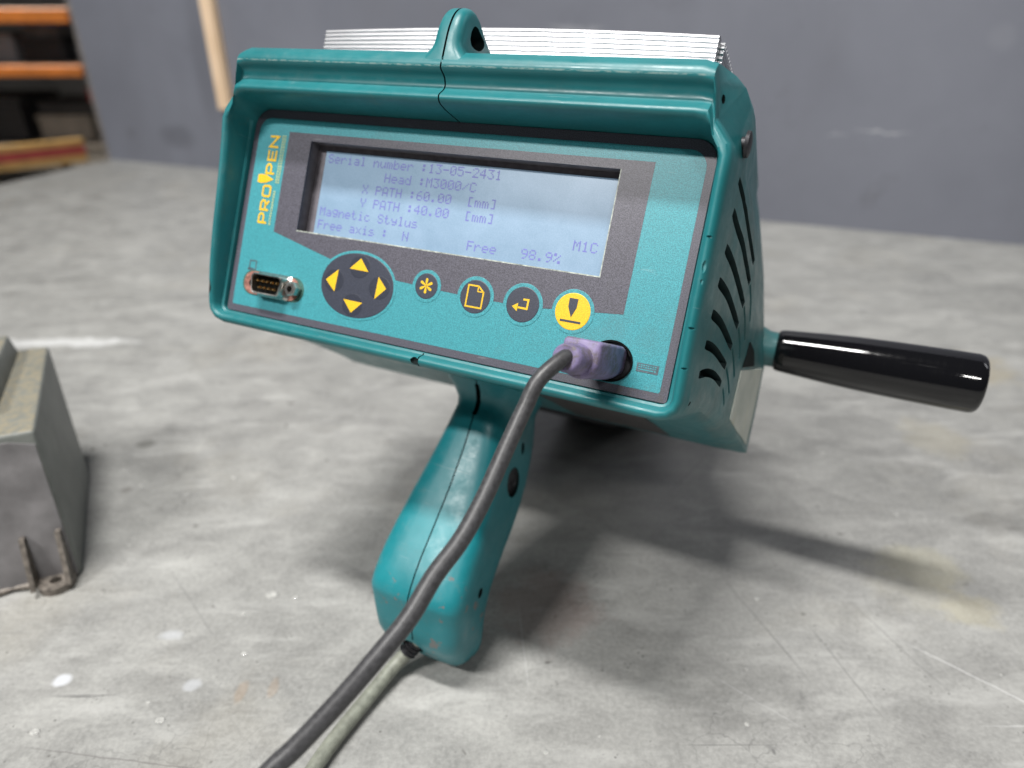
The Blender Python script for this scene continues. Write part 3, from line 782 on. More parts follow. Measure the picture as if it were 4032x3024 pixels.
# ---- heatsink
hs = empty("heatsink"); hs.parent = mach
tag(hs, "bright ribbed aluminium heatsink on top")
bm = bmesh.new()
prof = []                                   # serrated front face profile in (y, z), extruded along x
z = 123.0
prof.append((21.6, 121.0))
nrib = 9
nrib = 9
for k in range(nrib):
    z0 = 122.2 + k * 1.81
    prof += [(21.25, z0), (20.8, z0 + 0.2), (20.6, z0 + 0.5), (20.6, z0 + 1.1), (20.8, z0 + 1.42), (21.25, z0 + 1.6)]
ztop = 122.2 + nrib * 1.81
prof += [(21.7, ztop), (22.6, ztop + 0.1), (25.6, ztop + 0.1), (25.6, 121.0)]
xs = [-92, -80, -60, -40, -20, 0, 20, 40, 60, 75, 86, 92.5]
rings = []
for x in xs:
    cr = 1.9 * (1 - (x / 92.0) ** 2)
    rings.append([(x, y, zz + cr * (zz - 121) / 17) for y, zz in prof])
ringloft(bm, rings)
bm_obj("front_fin", bm, M_ALU, hs)
fin_me = None
for r_ in range(14):
    y0 = 27.6 + r_ * 3.1
    if fin_me is None:
        bm = bmesh.new()
        pr = [(-0.9, 0)]
        for k in range(8):
            pr += [(-1.1, 2.0 * k + 0.3), (-1.42, 2.0 * k + 1.0), (-1.1, 2.0 * k + 1.7)]
        pr += [(-1.2, 16.4), (-0.7, 17.4), (0.7, 17.4), (1.2, 16.4)]
        for k in range(7, -1, -1):
            pr += [(1.1, 2.0 * k + 1.7), (1.42, 2.0 * k + 1.0), (1.1, 2.0 * k + 0.3)]
        pr += [(0.9, 0)]
        ringloft(bm, [[(x, y, z) for y, z in pr] for x in (-92, 0, 94)])
        fo = bm_obj("fin", bm, M_ALUD, hs); fin_me = fo.data
    else:
        fo = bpy.data.objects.new("fin", fin_me); COL.objects.link(fo); fo.parent = hs
    fo.location = (0, y0 * S, (120.6 - 0.08 * r_) * S)
bm = bmesh.new(); bm_box(bm, -92, 94, 21.9, 70, 118.5, 121.6); bm_obj("base_plate", bm, M_ALUD, hs)

# ---- grip
def grip():
    st = [(2, 50, 128, 33), (-8, 54, 126, 30), (-13, 58.5, 124, 25.5), (-18, 62.5, 121.5, 21.0), (-23, 65, 119.5, 18.0), (-27, 64.2, 118.5, 17.0), (-29.5, 62.2, 118, 16.8), (-34, 61.3, 117, 17.6), (-44, 58.8, 115, 19.4),
          (-53, 55.5, 112, 20.6), (-64, 51.2, 107, 22.2), (-75, 46, 100, 23.4), (-86, 40.5, 92, 24.4), (-96, 35.3, 84, 25.0), (-104, 32.0, 78.5, 25.4), (-111, 30.0, 75, 25.6), (-115.5, 29.4, 73.4, 25.7), (-118.5, 30.6, 73, 25.7),
          (-122, 32.8, 72.5, 25.5), (-128, 36.0, 73, 25.2), (-134, 39.0, 75, 24.8), (-140, 42.0, 77.5, 24.2), (-144, 45.5, 79, 23.6), (-148, 50, 80, 22.4), (-151.5, 55, 80.6, 20.6), (-154.5, 60, 80.6, 17.8), (-156.6, 64.5, 80, 14.5), (-157.8, 69, 79, 9.0)]
    # denser by interpolation
    bm = bmesh.new(); rings = []
    nn = 44
    for i, (z, yf, yr, hw) in enumerate(st):
        cy = (yf + yr) / 2; hd = (yr - yf) / 2; r_ = []
        for k in range(nn):
            a = 2 * math.pi * k / nn; c, s = math.cos(a), math.sin(a)
            p = 3.0 + 1.6 * min(1, max(0, (-z - 30) / 50))
            x = hw * math.copysign(abs(c) ** (2 / p), c)
            y = hd * math.copysign(abs(s) ** (2 / p), s)
            r_.append((1.5 + x, cy + y, z))
        rings.append(r_)
    ringloft(bm, rings)
    o = bm_obj("grip", bm, [M_TEALG, M_DARKT], mach, smooth=True)
    tag(o)
    # seam down the front
    def seam(b):
        fr = [(z, yf) for z, yf, yr, hw in st[1:22]]
        lp = [(yf - 3, z) for z, yf in fr] + [(yf + 1.6, z) for z, yf in fr[::-1]]
        ra = [(1.6 - 0.35, y, z) for y, z in lp]; rb = [(1.6 + 0.35, y, z) for y, z in lp]
        ringloft(b, [ra, rb])
    boolean_cut(o, cutter(seam, M_DARKT))
    def neckgap(b):      # wider gap where the halves part under the housing
        lp = [(50, -8), (58, -12), (62, -18), (62.5, -24), (61, -29.5), (68, -29.5), (69, -20), (66, -12), (60, -6)]
        ringloft(b, [[(0.4 + 0.0, y, z) for y, z in lp], [(2.9, y, z) for y, z in lp]])
    boolean_cut(o, cutter(neckgap, M_DARKT))
    def holes(b):
        def cyl(c, ax, ru, rv, L, n=18, up=(0, 0, 1)):
            ax = Vector(ax).normalized(); v = Vector(up); v = (v - ax * v.dot(ax)).normalized(); u = ax.cross(v)
            ringloft(b, [[Vector(c) + ax * s + u * ru * math.cos(2 * math.pi * k / n) + v * rv * math.sin(2 * math.pi * k / n) for k in range(n)] for s in (-L, L)])
        cyl((24, 78, -60.5), (1, 0, 0), 7.6, 7.6, 4)
        cyl((22, 88, -44), (1, 0, 0), 2.0, 3.2, 5)
        cyl((26, 53, -111), (1, 0, 0), 2.2, 2.6, 5)
        cyl((-1.0, 48, -146), (0.0, 0.85, 0.5), 6.2, 5.6, 7)
    boolean_cut(o, cutter(holes, M_DARKT))
    for p in o.data.polygons: p.use_smooth = True
    o.data.set_sharp_from_angle(angle=math.radians(38))
    # dark round plug in the side of the grip
    bm = bmesh.new(); rg = []
    for x, r_ in ((20.2, 7.3), (21.6, 7.3), (22.0, 6.9), (22.0, 5.8), (21.5, 5.6), (21.6, 2.0), (21.2, 1.6)):
        rg.append([(x, 78 + r_ * math.cos(2 * math.pi * k / 32), -60.5 + r_ * math.sin(2 * math.pi * k / 32)) for k in range(32)])
    ringloft(bm, rg); bm_obj("round_plug", bm, M_SCREW, o, angle=40)
grip()

# ---- side screw, underside nameplate, side sticker
bm = bmesh.new(); rg = []
for x, r_ in ((109, 2.4), (113.2, 2.4), (113.4, 4.6), (114.6, 4.4), (115.0, 3.0)):
    rg.append([(x, 0.4 + r_ * math.cos(2 * math.pi * k / 20), 92.6 + r_ * math.sin(2 * math.pi * k / 20)) for k in range(20)])
ringloft(bm, rg); bm_obj("side_screw", bm, M_SCREW, mach, angle=40)
def under_z(y): return -6.6 - (y - 26) * 0.1717 if y < 72 else -14.5 - (y - 72) * 0.181
def nameplate():
    pts = [(40, 34), (84, 34), (92, 44), (92, 100), (84, 110), (40, 110), (32, 100), (32, 44)]
    v = [(x, y, under_z(y) - 0.15) for x, y in pts] + [(x, y, under_z(y) - 0.9) for x, y in pts]
    # bend line at y = 72 is small enough to bridge with one plate per side
    def plate(y0, y1):
        a = [(36, y0), (88, y0), (88, y1), (36, y1)]
        return [(x, y, under_z(y) + 0.4) for x, y in a] + [(x, y, under_z(y) - 0.6) for x, y in a]
    bm = bmesh.new()
    for y0, y1 in ((30, 71.9), (72.1, 118)):
        vs = [bm.verts.new(p) for p in plate(y0, y1)]
        for f in [(0, 1, 2, 3), (7, 6, 5, 4), (0, 4, 5, 1), (1, 5, 6, 2), (2, 6, 7, 3), (3, 7, 4, 0)]: bm.faces.new([vs[i] for i in f])
    bm_obj("nameplate", bm, plain("brown_black_nameplate", (0.035, 0.030, 0.030), 0.45, nscale=200, amt=0.5), mach)
nameplate()
stp = [(72.5, 16.8), (101, 18.4), (120, 19.8), (122, 4), (121, -18.9), (110, -15.6), (90, -10.6), (71.5, -5.2)]
bm = bmesh.new()
ringloft(bm, [[(113 + 0.1 * y - 0.6, y, z) for y, z in stp], [(113 + 0.1 * y + 0.55, y, z) for y, z in stp]])
bm_obj("side_sticker", bm, M_STICK, mach)
bm = bmesh.new()
tri = [(74, 18.2), (100, 20), (92, 27), (80, 30)]
ringloft(bm, [[(113 + 0.1 * y - 0.6, y, z) for y, z in tri], [(113 + 0.1 * y + 0.25, y, z) for y, z in tri]])
bm_obj("side_recess_patch", bm, M_DARKT, mach)

# ---- marking head at the far side (hidden from this side, it carries the front; widened to block light below)
bm = bmesh.new(); bm_box(bm, -100, 98, 130.5, 218, -26, 92, 8, 3); bm_obj("marking_head", bm, M_ALUD, mach)
bm = bmesh.new(); bm_box(bm, -34, 34, 218.5, 330, -38, 40, 4, 2); bm_obj("nose_guide", bm, M_SCREW, mach)

# ---- side handle
def lathe_x(name, prof, cy, cz, mat, parent, n=40, ang=30):
    bm = bmesh.new()
    ringloft(bm, [[(x, cy + r_ * math.cos(2 * math.pi * k / n), cz + r_ * math.sin(2 * math.pi * k / n)) for k in range(n)] for x, r_ in prof])
    return bm_obj(name, bm, mat, parent, angle=ang)
HY, HZ = 138.0, 30.8
knob = lathe_x("side_handle", [(0, 5), (0, 8), (0.4, 9.0), (1.4, 9.7), (3.0, 10.0), (12, 10.7), (24, 11.6), (34, 12.2), (46, 12.6), (58, 12.9), (72, 13.1), (82.5, 13.2), (84.4, 12.8), (85.5, 11.9), (86, 10.6), (86.1, 3)], 0, 0, M_KNOB, mach, 64, 45)
knob.scale = (1.08, 1.08, 1.08)
knob.location = (128.6 * S, HY * S, HZ * S)
knob.rotation_euler = (0, math.radians(-0.5), math.radians(2.0))
tag(knob, "glossy black tapered side handle")
stem = lathe_x("handle_stem", [(112, 11.5), (121, 10.8), (124.5, 9.2), (131, 8.8)], HY, HZ, M_TEAL, mach, 40, 30)

# ---- face plate and its prints
Y0 = 0.0
plate = flat("faceplate", [rrect(-105, 105, 0, 93.2, 8, 1.2), [(-71.8, 40.5), (71.8, 40.5), (71.8, 80.5), (-71.8, 80.5)], circle(82.0, 11.2, 8.2, 7.5, 40)], 0.0, M_GREY, mach, th=0.9)
film = flat("teal_film", [rrect(-102.3, 102.0, 3.1, 89.4, 6.5, 0.8), [(-71.8, 40.5), (71.8, 40.5), (71.8, 80.5), (-71.8, 80.5)], circle(82.0, 11.2, 8.2, 7.5, 40)], -0.06, M_FILM, plate)
mask = [(-84.7, 83.8), (83.8, 84.0), (83.3, 28.6), (71.5, 27.5), (56.4, 26.2), (50.8, 25.6), (36, 25.1), (30.4, 25.1), (14.7, 25.3), (5.6, 25.6), (-7.2, 26.1), (-16.7, 26.6), (-34, 26.6), (-49.9, 30.6), (-84.7, 38.8)]
flat("grey_mask", [mask, [(-71.8, 40.5), (71.8, 40.5), (71.8, 80.5), (-71.8, 80.5)]], -0.12, M_GREY, plate)
fr = [(-71.8, 40.5), (71.8, 40.5), (71.8, 80.5), (-71.8, 80.5)]
flat_parts("window_edge_highlight", [[(-71.8, 40.5), (71.8, 40.5), (71.8, 40.95), (-71.8, 40.95)], [(71.4, 41), (71.8, 41), (71.8, 80.5), (71.4, 80.5)]], -0.14, M_CREAM, plate)  # pale strips paint a highlight along the lower and right cut edges

def disc(name, cx, cz, r, y, mat, parent, rz=None, p=2.0, dome=0.0):
    bm = bmesh.new(); lp = circle(cx, cz, r, rz, 56, p)
    lp2 = circle(cx, cz, r - 0.25, (rz or r) - 0.25, 56, p)
    ringloft(bm, [[(x, y + dome, z) for x, z in lp], [(x, y, z) for x, z in lp2]], cap=False)
    bm.faces.new([bm.verts.new((x, y, z)) for x, z in lp2])
    bmesh.ops.remove_doubles(bm, verts=bm.verts, dist=0.001)
    return bm_obj(name, bm, mat, parent)
# arrow pad
disc("pad_ring", -34.6, 21.4, 20.0, -0.20, M_FILM, plate, rz=14.9, p=2.06, dome=0.02)
pad = disc("arrow_pad", -34.6, 21.4, 18.8, -0.30, M_BTN, plate, rz=13.8, p=2.06, dome=0.06)
for cx, cz, tri in ((-34.4, 29.6, [(-39.5, 28.2), (-29.7, 28.0), (-34.4, 33.2)]), (-46.6, 22.0, [(-51.0, 21.8), (-45.5, 17.2), (-45.1, 27.0)]),
                    (-22.8, 22.2, [(-24.1, 26.8), (-24.4, 17.2), (-19.4, 22.3)]), (-35.0, 13.0, [(-40.1, 14.8), (-35.1, 9.6), (-30.1, 14.6)])):
    k = disc("arrow_key", cx, cz, 5.2, -0.34, M_BTN2, pad, rz=4.9, dome=0.03)
    # outside the ellipse the key is trimmed by staying within the pad
    flat_parts("arrow", [tri], -0.40, M_YEL, pad)
def button(cx, cz, r, mat, name="round_key"):
    disc("key_ring", cx, cz, r + 1.45, -0.20, M_FILM, plate, dome=0.02)
    return disc(name, cx, cz, r, -0.32, mat, plate, dome=0.08)
k1 = button(-0.4, 26.4, 5.3, M_BTN, "star_key")
pet = []
for k in range(6):
    a = math.radians(90 + 60 * k); c, s = math.cos(a), math.sin(a)
    P_ = lambda u, v: (-0.5 + u * c - v * s, 26.5 + u * s + v * c)
    pet.append([P_(0.25, -0.18), P_(1.8, -0.52), P_(2.8, -0.55), P_(3.15, -0.25), P_(3.15, 0.25), P_(2.8, 0.55), P_(1.8, 0.52), P_(0.25, 0.18)])
flat_parts("star_symbol", pet, -0.42, M_YEL, k1)
k2 = button(22.5, 25.6, 6.7, M_BTN, "page_key")
pg = stroke([(18.9, 29.9), (23.4, 29.9), (25.9, 27.8), (25.9, 21.4), (18.9, 21.4)], 0.62, True) + stroke([(23.3, 29.9), (23.3, 27.8), (25.9, 27.8)], 0.45)
flat_parts("page_symbol", pg, -0.42, M_YEL, k2)
k3 = button(43.3, 25.8, 6.9, M_BTN, "enter_key")
flat_parts("enter_symbol", [[(39.0, 24.6), (41.5, 26.2), (41.4, 22.9)]] + stroke([(41.2, 24.5), (45.4, 24.4), (45.5, 27.9), (43.3, 27.8)], 0.75), -0.42, M_YEL, k3)
k4 = button(63.9, 26.5, 7.0, M_YEL, "print_key")
flat_parts("pen_symbol", [[(61.8, 31.4), (65.3, 31.4), (65.2, 28.0), (63.6, 24.3), (61.9, 28.0)], [(59.5, 22.3), (67.8, 22.3), (67.8, 23.1), (59.5, 23.1)]], -0.42, M_BTN, k4)

# logo, reading upwards: u runs up the panel, v runs to the left
def lg(u, v): return (-90.2 - v * 5.2, u)
def letter(ch, u0, w, H=5.2):
    T = 0.98; h = 1.0
    def q(pts): return [(-89.9 - (v * (H - T) + T / 2), u0 + T / 2 + u * (w - T)) for u, v in pts]
    o_ = []
    if ch == 'P': o_ += stroke(q([(0, -0.12), (0, 1), (0.75, 1), (1, 0.82), (1, 0.55), (0.75, 0.36), (0.05, 0.36)]), T)
    if ch == 'R': o_ += stroke(q([(0, -0.12), (0, 1), (0.75, 1), (1, 0.82), (1, 0.55), (0.75, 0.38), (0.05, 0.38)]), T) + stroke(q([(0.45, 0.38), (1, -0.10)]), T)
    if ch == 'O': o_ += stroke(q([(0, 0.15), (0, 0.85), (0.12, 1), (0.88, 1), (1, 0.85), (1, 0.15), (0.88, 0), (0.12, 0)]), T, True)
    if ch == 'E': o_ += stroke(q([(1.1, 1), (0, 1), (0, 0), (1.1, 0)]), T) + stroke(q([(0.05, 0.5), (1.0, 0.5)]), T * 0.9)
    if ch == 'N': o_ += stroke(q([(0, -0.12), (0, 1), (1, 0), (1, 1.12)]), T)
    return o_
logo = []
for ch, u, w_ in (('P', 41.6, 5.0), ('R', 47.4, 5.2), ('O', 53.6, 5.6), ('P', 64.0, 5.0), ('E', 70.0, 5.0), ('N', 76.0, 5.6)):
    logo += letter(ch, u, w_)
nib = [(-98.8, 60.3), (-98.8, 63.4), (-97.8, 63.8), (-94.0, 63.7), (-89.6, 61.9), (-94.0, 60.0), (-97.8, 59.8)]
lo = flat_parts("logo", [[(x, z) for x, z in p] for p in logo] + [nib], -0.2, M_YEL, plate)
bm_small = []
rs = random.Random(3)
def ticks(x0, x1, z0, z1):
    z_ = z0
    while z_ < z1 - 0.6:
        for kk in range(2):
            wv = 0.28
            bm_small.append([(x0 + rs.random() * 0.15, z_ + kk * 0.55), (x1, z_ + kk * 0.55), (x1, z_ + kk * 0.55 + wv), (x0 + rs.random() * 0.15, z_ + kk * 0.55 + wv)])
        m_ = rs.choice([x0, (x0 + x1) / 2, x1 - 0.25]); bm_small.append([(m_, z_ + 0.28), (m_ + 0.25, z_ + 0.28), (m_ + 0.25, z_ + 0.55), (m_, z_ + 0.55)])
        z_ += 1.22
ticks(-88.6, -87.4, 41.4, 57.6)
ticks(-88.4, -87.4, 60.4, 82.6); ticks(-87.1, -86.1, 60.4, 82.6)
flat_parts("small_lettering", bm_small, -0.2, M_PALE, plate)
# keyboard symbol and monitor symbol
kb = [(91.9, 12.6), (100.0, 12.6), (100.0, 9.4), (91.9, 9.4)]
ks = flat_parts("keyboard_symbol", [kb], -0.18, M_INK, plate)
keys = []
for r_ in range(2):
    for c_ in range(8):
        keys.append([(92.5 + c_ * 0.86, 11.75 - r_ * 0.72), (93.1 + c_ * 0.86, 11.75 - r_ * 0.72), (93.1 + c_ * 0.86, 12.2 - r_ * 0.72), (92.5 + c_ * 0.86, 12.2 - r_ * 0.72)])
keys += [[(92.5, 10.15), (93.1, 10.15), (93.1, 10.6), (92.5, 10.6)], [(93.4, 10.15), (98.2, 10.15), (98.2, 10.6), (93.4, 10.6)], [(98.5, 10.15), (99.1, 10.15), (99.1, 10.6), (98.5, 10.6)]]
flat_parts("keyboard_keys", keys, -0.24, M_FILM, ks)
flat_parts("monitor_symbol", stroke([(-95.4, 24.2), (-91.7, 24.2), (-91.7, 20.4), (-95.4, 20.4)], 0.55, True) + [[(-96.2, 19.7), (-93.4, 19.7), (-93.4, 20.9), (-96.2, 20.9)]], -0.18, M_INK, plate)

# ---- display
def lcd_mat():
    m, nt, b = new_mat("backlit_display")
    v = coords(nt)
    f = noise(nt, v, 38, 4, 0.6, 0.3); g = noise(nt, v, 2200, 2)
    col = ramp(nt, f, 0.3, 0.7, (0.155, 0.245, 0.345, 1), (0.235, 0.335, 0.455, 1))
    col = mix(nt, 0.15, col, ramp(nt, g, 0.3, 0.7, (0.15, 0.25, 0.36, 1), (0.42, 0.55, 0.68, 1)))
    nt.links.new(col, b.inputs["Base Color"]); nt.links.new(col, b.inputs["Emission Color"])
    b.inputs["Emission Strength"].default_value = 0.22
    b.inputs["Roughness"].default_value = 0.32
    b.inputs["Coat Weight"].default_value = 0.4; b.inputs["Coat Roughness"].default_value = 0.22
    return m
disp = empty("display"); disp.parent = mach
M_LCD = lcd_mat()
YL = 6.0
bm = bmesh.new(); bm_box(bm, -71.9, 72.1, YL + 0.3, YL + 2.5, 40.35, 80.65); bm_obj("display_frame", bm, M_LCDFR, disp)
bm = bmesh.new(); bm_box(bm, -67.4, 72.0, YL, YL + 0.28, 40.6, 78.3); scr = bm_obj("screen", bm, M_LCD, disp)
FONT = {
 'S': "01110 10001 10000 01110 00001 10001 01110", 'e': "00000 00000 01110 10001 11111 10000 01110", 'r': "00000 00000 10110 11001 10000 10000 10000",
 'i': "00100 00000 01100 00100 00100 00100 01110", 'a': "00000 00000 01110 00001 01111 10001 01111", 'l': "01100 00100 00100 00100 00100 00100 01110",
 'n': "00000 00000 10110 11001 10001 10001 10001", 'u': "00000 00000 10001 10001 10001 10011 01101", 'm': "00000 00000 11010 10101 10101 10101 10101",
 'b': "10000 10000 10110 11001 10001 10001 11110", ':': "00000 01100 01100 00000 01100 01100 00000", '1': "00100 01100 00100 00100 00100 00100 01110",
 '3': "11111 00010 00100 00010 00001 10001 01110", '-': "00000 00000 00000 11111 00000 00000 00000", '0': "01110 10001 10011 10101 11001 10001 01110",
 '5': "11111 10000 11110 00001 00001 10001 01110", '2': "01110 10001 00001 00010 00100 01000 11111", '4': "00010 00110 01010 10010 11111 00010 00010",
 'H': "10001 10001 10001 11111 10001 10001 10001", 'd': "00001 00001 01101 10011 10001 10001 01111", 'M': "10001 11011 10101 10101 10001 10001 10001",
 '/': "00000 00001 00010 00100 01000 10000 00000", 'C': "01110 10001 10000 10000 10000 10001 01110", 'X': "10001 10001 01010 00100 01010 10001 10001",
 'P': "11110 10001 10001 11110 10000 10000 10000", 'A': "01110 10001 10001 10001 11111 10001 10001", 'T': "11111 00100 00100 00100 00100 00100 00100",
 '6': "00110 01000 10000 11110 10001 10001 01110", '.': "00000 00000 00000 00000 00000 01100 01100", '[': "01110 01000 01000 01000 01000 01000 01110",
 ']': "01110 00010 00010 00010 00010 00010 01110", 'Y': "10001 10001 10001 01010 00100 00100 00100", 'g': "00000 01111 10001 10001 01111 00001 01110",
 't': "01000 01000 11100 01000 01000 01001 00110", 'c': "00000 00000 01110 10000 10000 10001 01110", 'y': "00000 00000 10001 10001 01111 00001 01110",
 's': "00000 00000 01110 10000 01110 00001 11110", 'F': "11111 10000 10000 11110 10000 10000 10000", 'x': "00000 00000 10001 01010 00100 01010 10001",
 'N': "10001 10001 11001 10101 10011 10001 10001", '9': "01110 10001 10001 01111 00001 00010 01100", '8': "01110 10001 10001 01110 10001 10001 01110",
 '%': "11000 11001 00010 00100 01000 10011 00011"}
lines = ["Serial number :13-05-2431", "         Head :M3000/C", "      X PATH :60.00  [mm]", "      Y PATH :40.00  [mm]",
         "Magnetic Stylus" + " " * 20 + "M1C", "Free axis :  N" + " " * 8 + "Free" + " " * 3 + "98.9%"]
for li, c0, c1 in ((0, 0, 40), (1, 0, 40), (2, 0, 40), (3, 0, 40), (4, 0, 30), (4, 30, 40), (5, 0, 18), (5, 18, 27), (5, 27, 40)):
    bm = bmesh.new(); txt = lines[li]
    for ci, ch in enumerate(txt):
        if ch == ' ' or ci < c0 or ci >= c1: continue
        g = FONT[ch].split()
        x0 = -65.7 + ci * 3.50; z0 = 77.2 - li * 5.88
        for r_ in range(7):
            c = 0
            while c < 5:
                if g[r_][c] == '1':
                    e = c
                    while e < 5 and g[r_][e] == '1': e += 1
                    xa, xb, za, zb = x0 + c * 0.585, x0 + e * 0.585 - 0.05, z0 - r_ * 0.57 - 0.52, z0 - r_ * 0.57
                    vs = [bm.verts.new(p) for p in ((xa, YL - 0.05, za), (xb, YL - 0.05, za), (xb, YL - 0.05, zb), (xa, YL - 0.05, zb))]
                    bm.faces.new(vs); c = e
                else: c += 1
    bm_obj("text_line", bm, M_LCDTX, scr)

# ---- nine-pin serial port
sp = empty("serial_port"); sp.parent = mach
tag(sp, "nine pin serial port with a tarnished left ear")
def stad(cx, cz, hw, hz, n=10):
    out = []
    for sgn, a0 in ((1, -90), (-1, 90)):
        for k in range(n + 1):
            a = math.radians(a0 + 180 * k / n); out.append((cx + sgn * (hw - hz) + hz * math.cos(a), cz + hz * math.sin(a)))
    return out
flat("port_opening", [stad(-80.0, 14.4, 18.0, 5.6)], -0.16, M_GREENM, sp)
bm = bmesh.new(); ringloft(bm, [[(x, y, z) for x, z in stad(-80.6, 14.4, 16.2, 5.2)] for y in (-0.2, -0.55)]); bm_obj("flange", bm, M_RUST, sp, angle=40)
flat("ear_hole", [circle(-92.0, 14.2, 1.7)], -0.60, M_BLACK, sp)
def dshell(cx, cz, w_, h_, r_=1.9, sl=0.8, n=6):
    c4 = [(cx + w_ - sl, cz - h_, -90), (cx + w_, cz + h_, 0), (cx - w_, cz + h_, 90), (cx - w_ + sl, cz - h_, 180)]
    out = []
    for i, (x, z, a0) in enumerate(c4):
        sx = -1 if x > cx else 1; sz = 1 if z < cz else -1
        for k in range(n + 1):
            a = math.radians(a0 + 90 * k / n); out.append((x + sx * r_ + r_ * math.cos(a), z + sz * r_ + r_ * math.sin(a)))
    return out
bm = bmesh.new()
ringloft(bm, [[(x, y, z) for x, z in dshell(-79.2, 14.4, w_, h_)] for y, w_, h_ in ((-0.5, 10.4, 5.6), (-1.3, 9.6, 5.0), (-1.6, 9.0, 4.7), (-5.6, 8.9, 4.6), (-6.1, 8.6, 4.3), (-6.0, 8.2, 3.9), (-1.5, 8.1, 3.85))], cap=False)
bm_obj("shell", bm, M_NICK, sp, angle=50)
flat("insert", [dshell(-79.2, 14.4, 8.2, 3.95)], -2.4, M_BLACK, sp)
pin_me = None
for r_, cnt, zz in ((0, 5, 15.8), (1, 4, 12.9)):
    for k in range(cnt):
        px_ = -79.2 + (k - (cnt - 1) / 2) * 2.76
        if pin_me is None:
            bm = bmesh.new()
            ringloft(bm, [[(q * math.cos(2 * math.pi * j / 10), y, q * math.sin(2 * math.pi * j / 10)) for j in range(10)] for y, q in ((0, 0.62), (-3.0, 0.62), (-3.5, 0.42), (-3.45, 0.2))])
            po = bm_obj("pin", bm, M_GOLD, sp, angle=50); pin_me = po.data
        else:
            po = bpy.data.objects.new("pin", pin_me); COL.objects.link(po); po.parent = sp
        po.location = (px_ * S, -1.9 * S, zz * S)
bm = bmesh.new()
nutc = (-66.6, 14.6)
ringloft(bm, [[(nutc[0] + q * math.cos(math.radians(15 + 60 * j)), y, nutc[1] + q * math.sin(math.radians(15 + 60 * j))) for j in range(6)] for y, q in ((-0.5, 3.3), (-4.0, 3.3), (-4.5, 2.9), (-4.5, 1.5), (-1.2, 1.4))], cap=False)
bm_obj("hex_nut", bm, M_NICK, sp, angle=30)
flat("nut_bore", [circle(nutc[0], nutc[1], 1.45, n=20)], -1.6, M_BLACK, sp)

# ---- keyboard socket ring
bm = bmesh.new()
def ell(rx, rz, y, n=48): return [(82.0 + rx * math.cos(2 * math.pi * k / n), y, 11.2 + rz * math.sin(2 * math.pi * k / n)) for k in range(n)]
ringloft(bm, [ell(8.2, 7.5, 0.2), ell(8.4, 7.7, -0.5), ell(7.7, 7.0, -0.5), ell(7.4, 6.7, 2.5)], cap=False)
bm_obj("keyboard_socket", bm, M_BLACK, mach, angle=40)
bm = bmesh.new(); bm.faces.new([bm.verts.new(p) for p in ell(7.5, 6.8, 2.4)]); bm_obj("socket_floor", bm, M_SCREW, mach)

# ================================================================== KEYBOARD CABLE (plugged in, a thing of its own)
kc = empty("keyboard_cable", mw=mw)
tag(kc, "dark cable with a dusty lilac plug pushed into the lower right of the panel", "cable")
def plug_sec(y, cx, zt, zb, w_, k=1.0):
    hw = w_ / 2; r_ = 1.3; out = []
    zc = zb + hw * 0.86
    for j in range(13):                      # round underside
        a = math.radians(180 + 180 * j / 12); out.append((cx + hw * math.cos(a), y, zc + hw * 0.86 * math.sin(a)))
    for j in range(6):
        a = math.radians(90 * j / 5); out.append((cx + hw - r_ + r_ * math.cos(a), y, zt - r_ + r_ * math.sin(a)))
    for j in range(6):
        a = math.radians(90 + 90 * j / 5); out.append((cx - hw + r_ + r_ * math.cos(a), y, zt - r_ + r_ * math.sin(a)))
    return out
bm = bmesh.new()
ringloft(bm, [plug_sec(2.0, 81.2, 16.6, 4.8, 11.4), plug_sec(-3.0, 80.8, 16.8, 4.4, 12.0), plug_sec(-3.4, 80.7, 17.1, 4.0, 13.0), plug_sec(-14, 79.4, 17.2, 3.7, 13.3), plug_sec(-23.6, 78.2, 17.2, 3.5, 13.6),
              plug_sec(-24.7, 78.0, 16.9, 3.9, 13.0), plug_sec(-25.1, 78.0, 16.3, 4.5, 12.0)])
bm_obj("plug_body", bm, M_PLUG, kc, angle=45)
bm = bmesh.new(); rg = []
for y, cx, r_ in ((-24.6, 77.4, 5.9), (-25.6, 77.3, 5.4), (-31.6, 76.4, 5.25), (-32.8, 76.2, 4.9), (-33.4, 76.1, 4.2), (-33.3, 76.0, 3.2)):
    rg.append([(cx + r_ * math.cos(2 * math.pi * k / 36), y, 10.0 + r_ * 0.97 * math.sin(2 * math.pi * k / 36)) for k in range(36)])
ringloft(bm, rg); bm_obj("plug_boss", bm, M_PLUG, kc, angle=45)
inv = mw.inverted()
def dloc(p):      # world mm -> device local mm
    q = inv @ (Vector(p) * S); return Vector(q) / S
pts = [Vector((76.3, -30.0, 10.0)), Vector((75.6, -34.0, 9.6))] + [dloc(p) for p in ((8.6, 202.0, 192.3), (4.1, 197.1, 185.0), (-2.0, 188.3, 174.9), (-8.8, 177.0, 164.2), (-15.5, 167.1, 156.3), (-23.1, 159.0, 149.6), (-30.1, 150.3, 141.6),
       (-39.5, 142.4, 133.2), (-49.5, 135.4, 124.3), (-60.3, 128.5, 115.5), (-70.7, 121.2, 108.1), (-84, 105, 92), (-98, 60, 50), (-115, -20, 8), (-140, -200, 3.2), (-150, -400, 3.2))]
bm = bmesh.new(); tube(bm, smoothpath(pts, 10), lambda t: 2.6 + 0.35 * min(1, t * 2.2), 28); bm_obj("cable", bm, M_CBLK, kc, smooth=True)

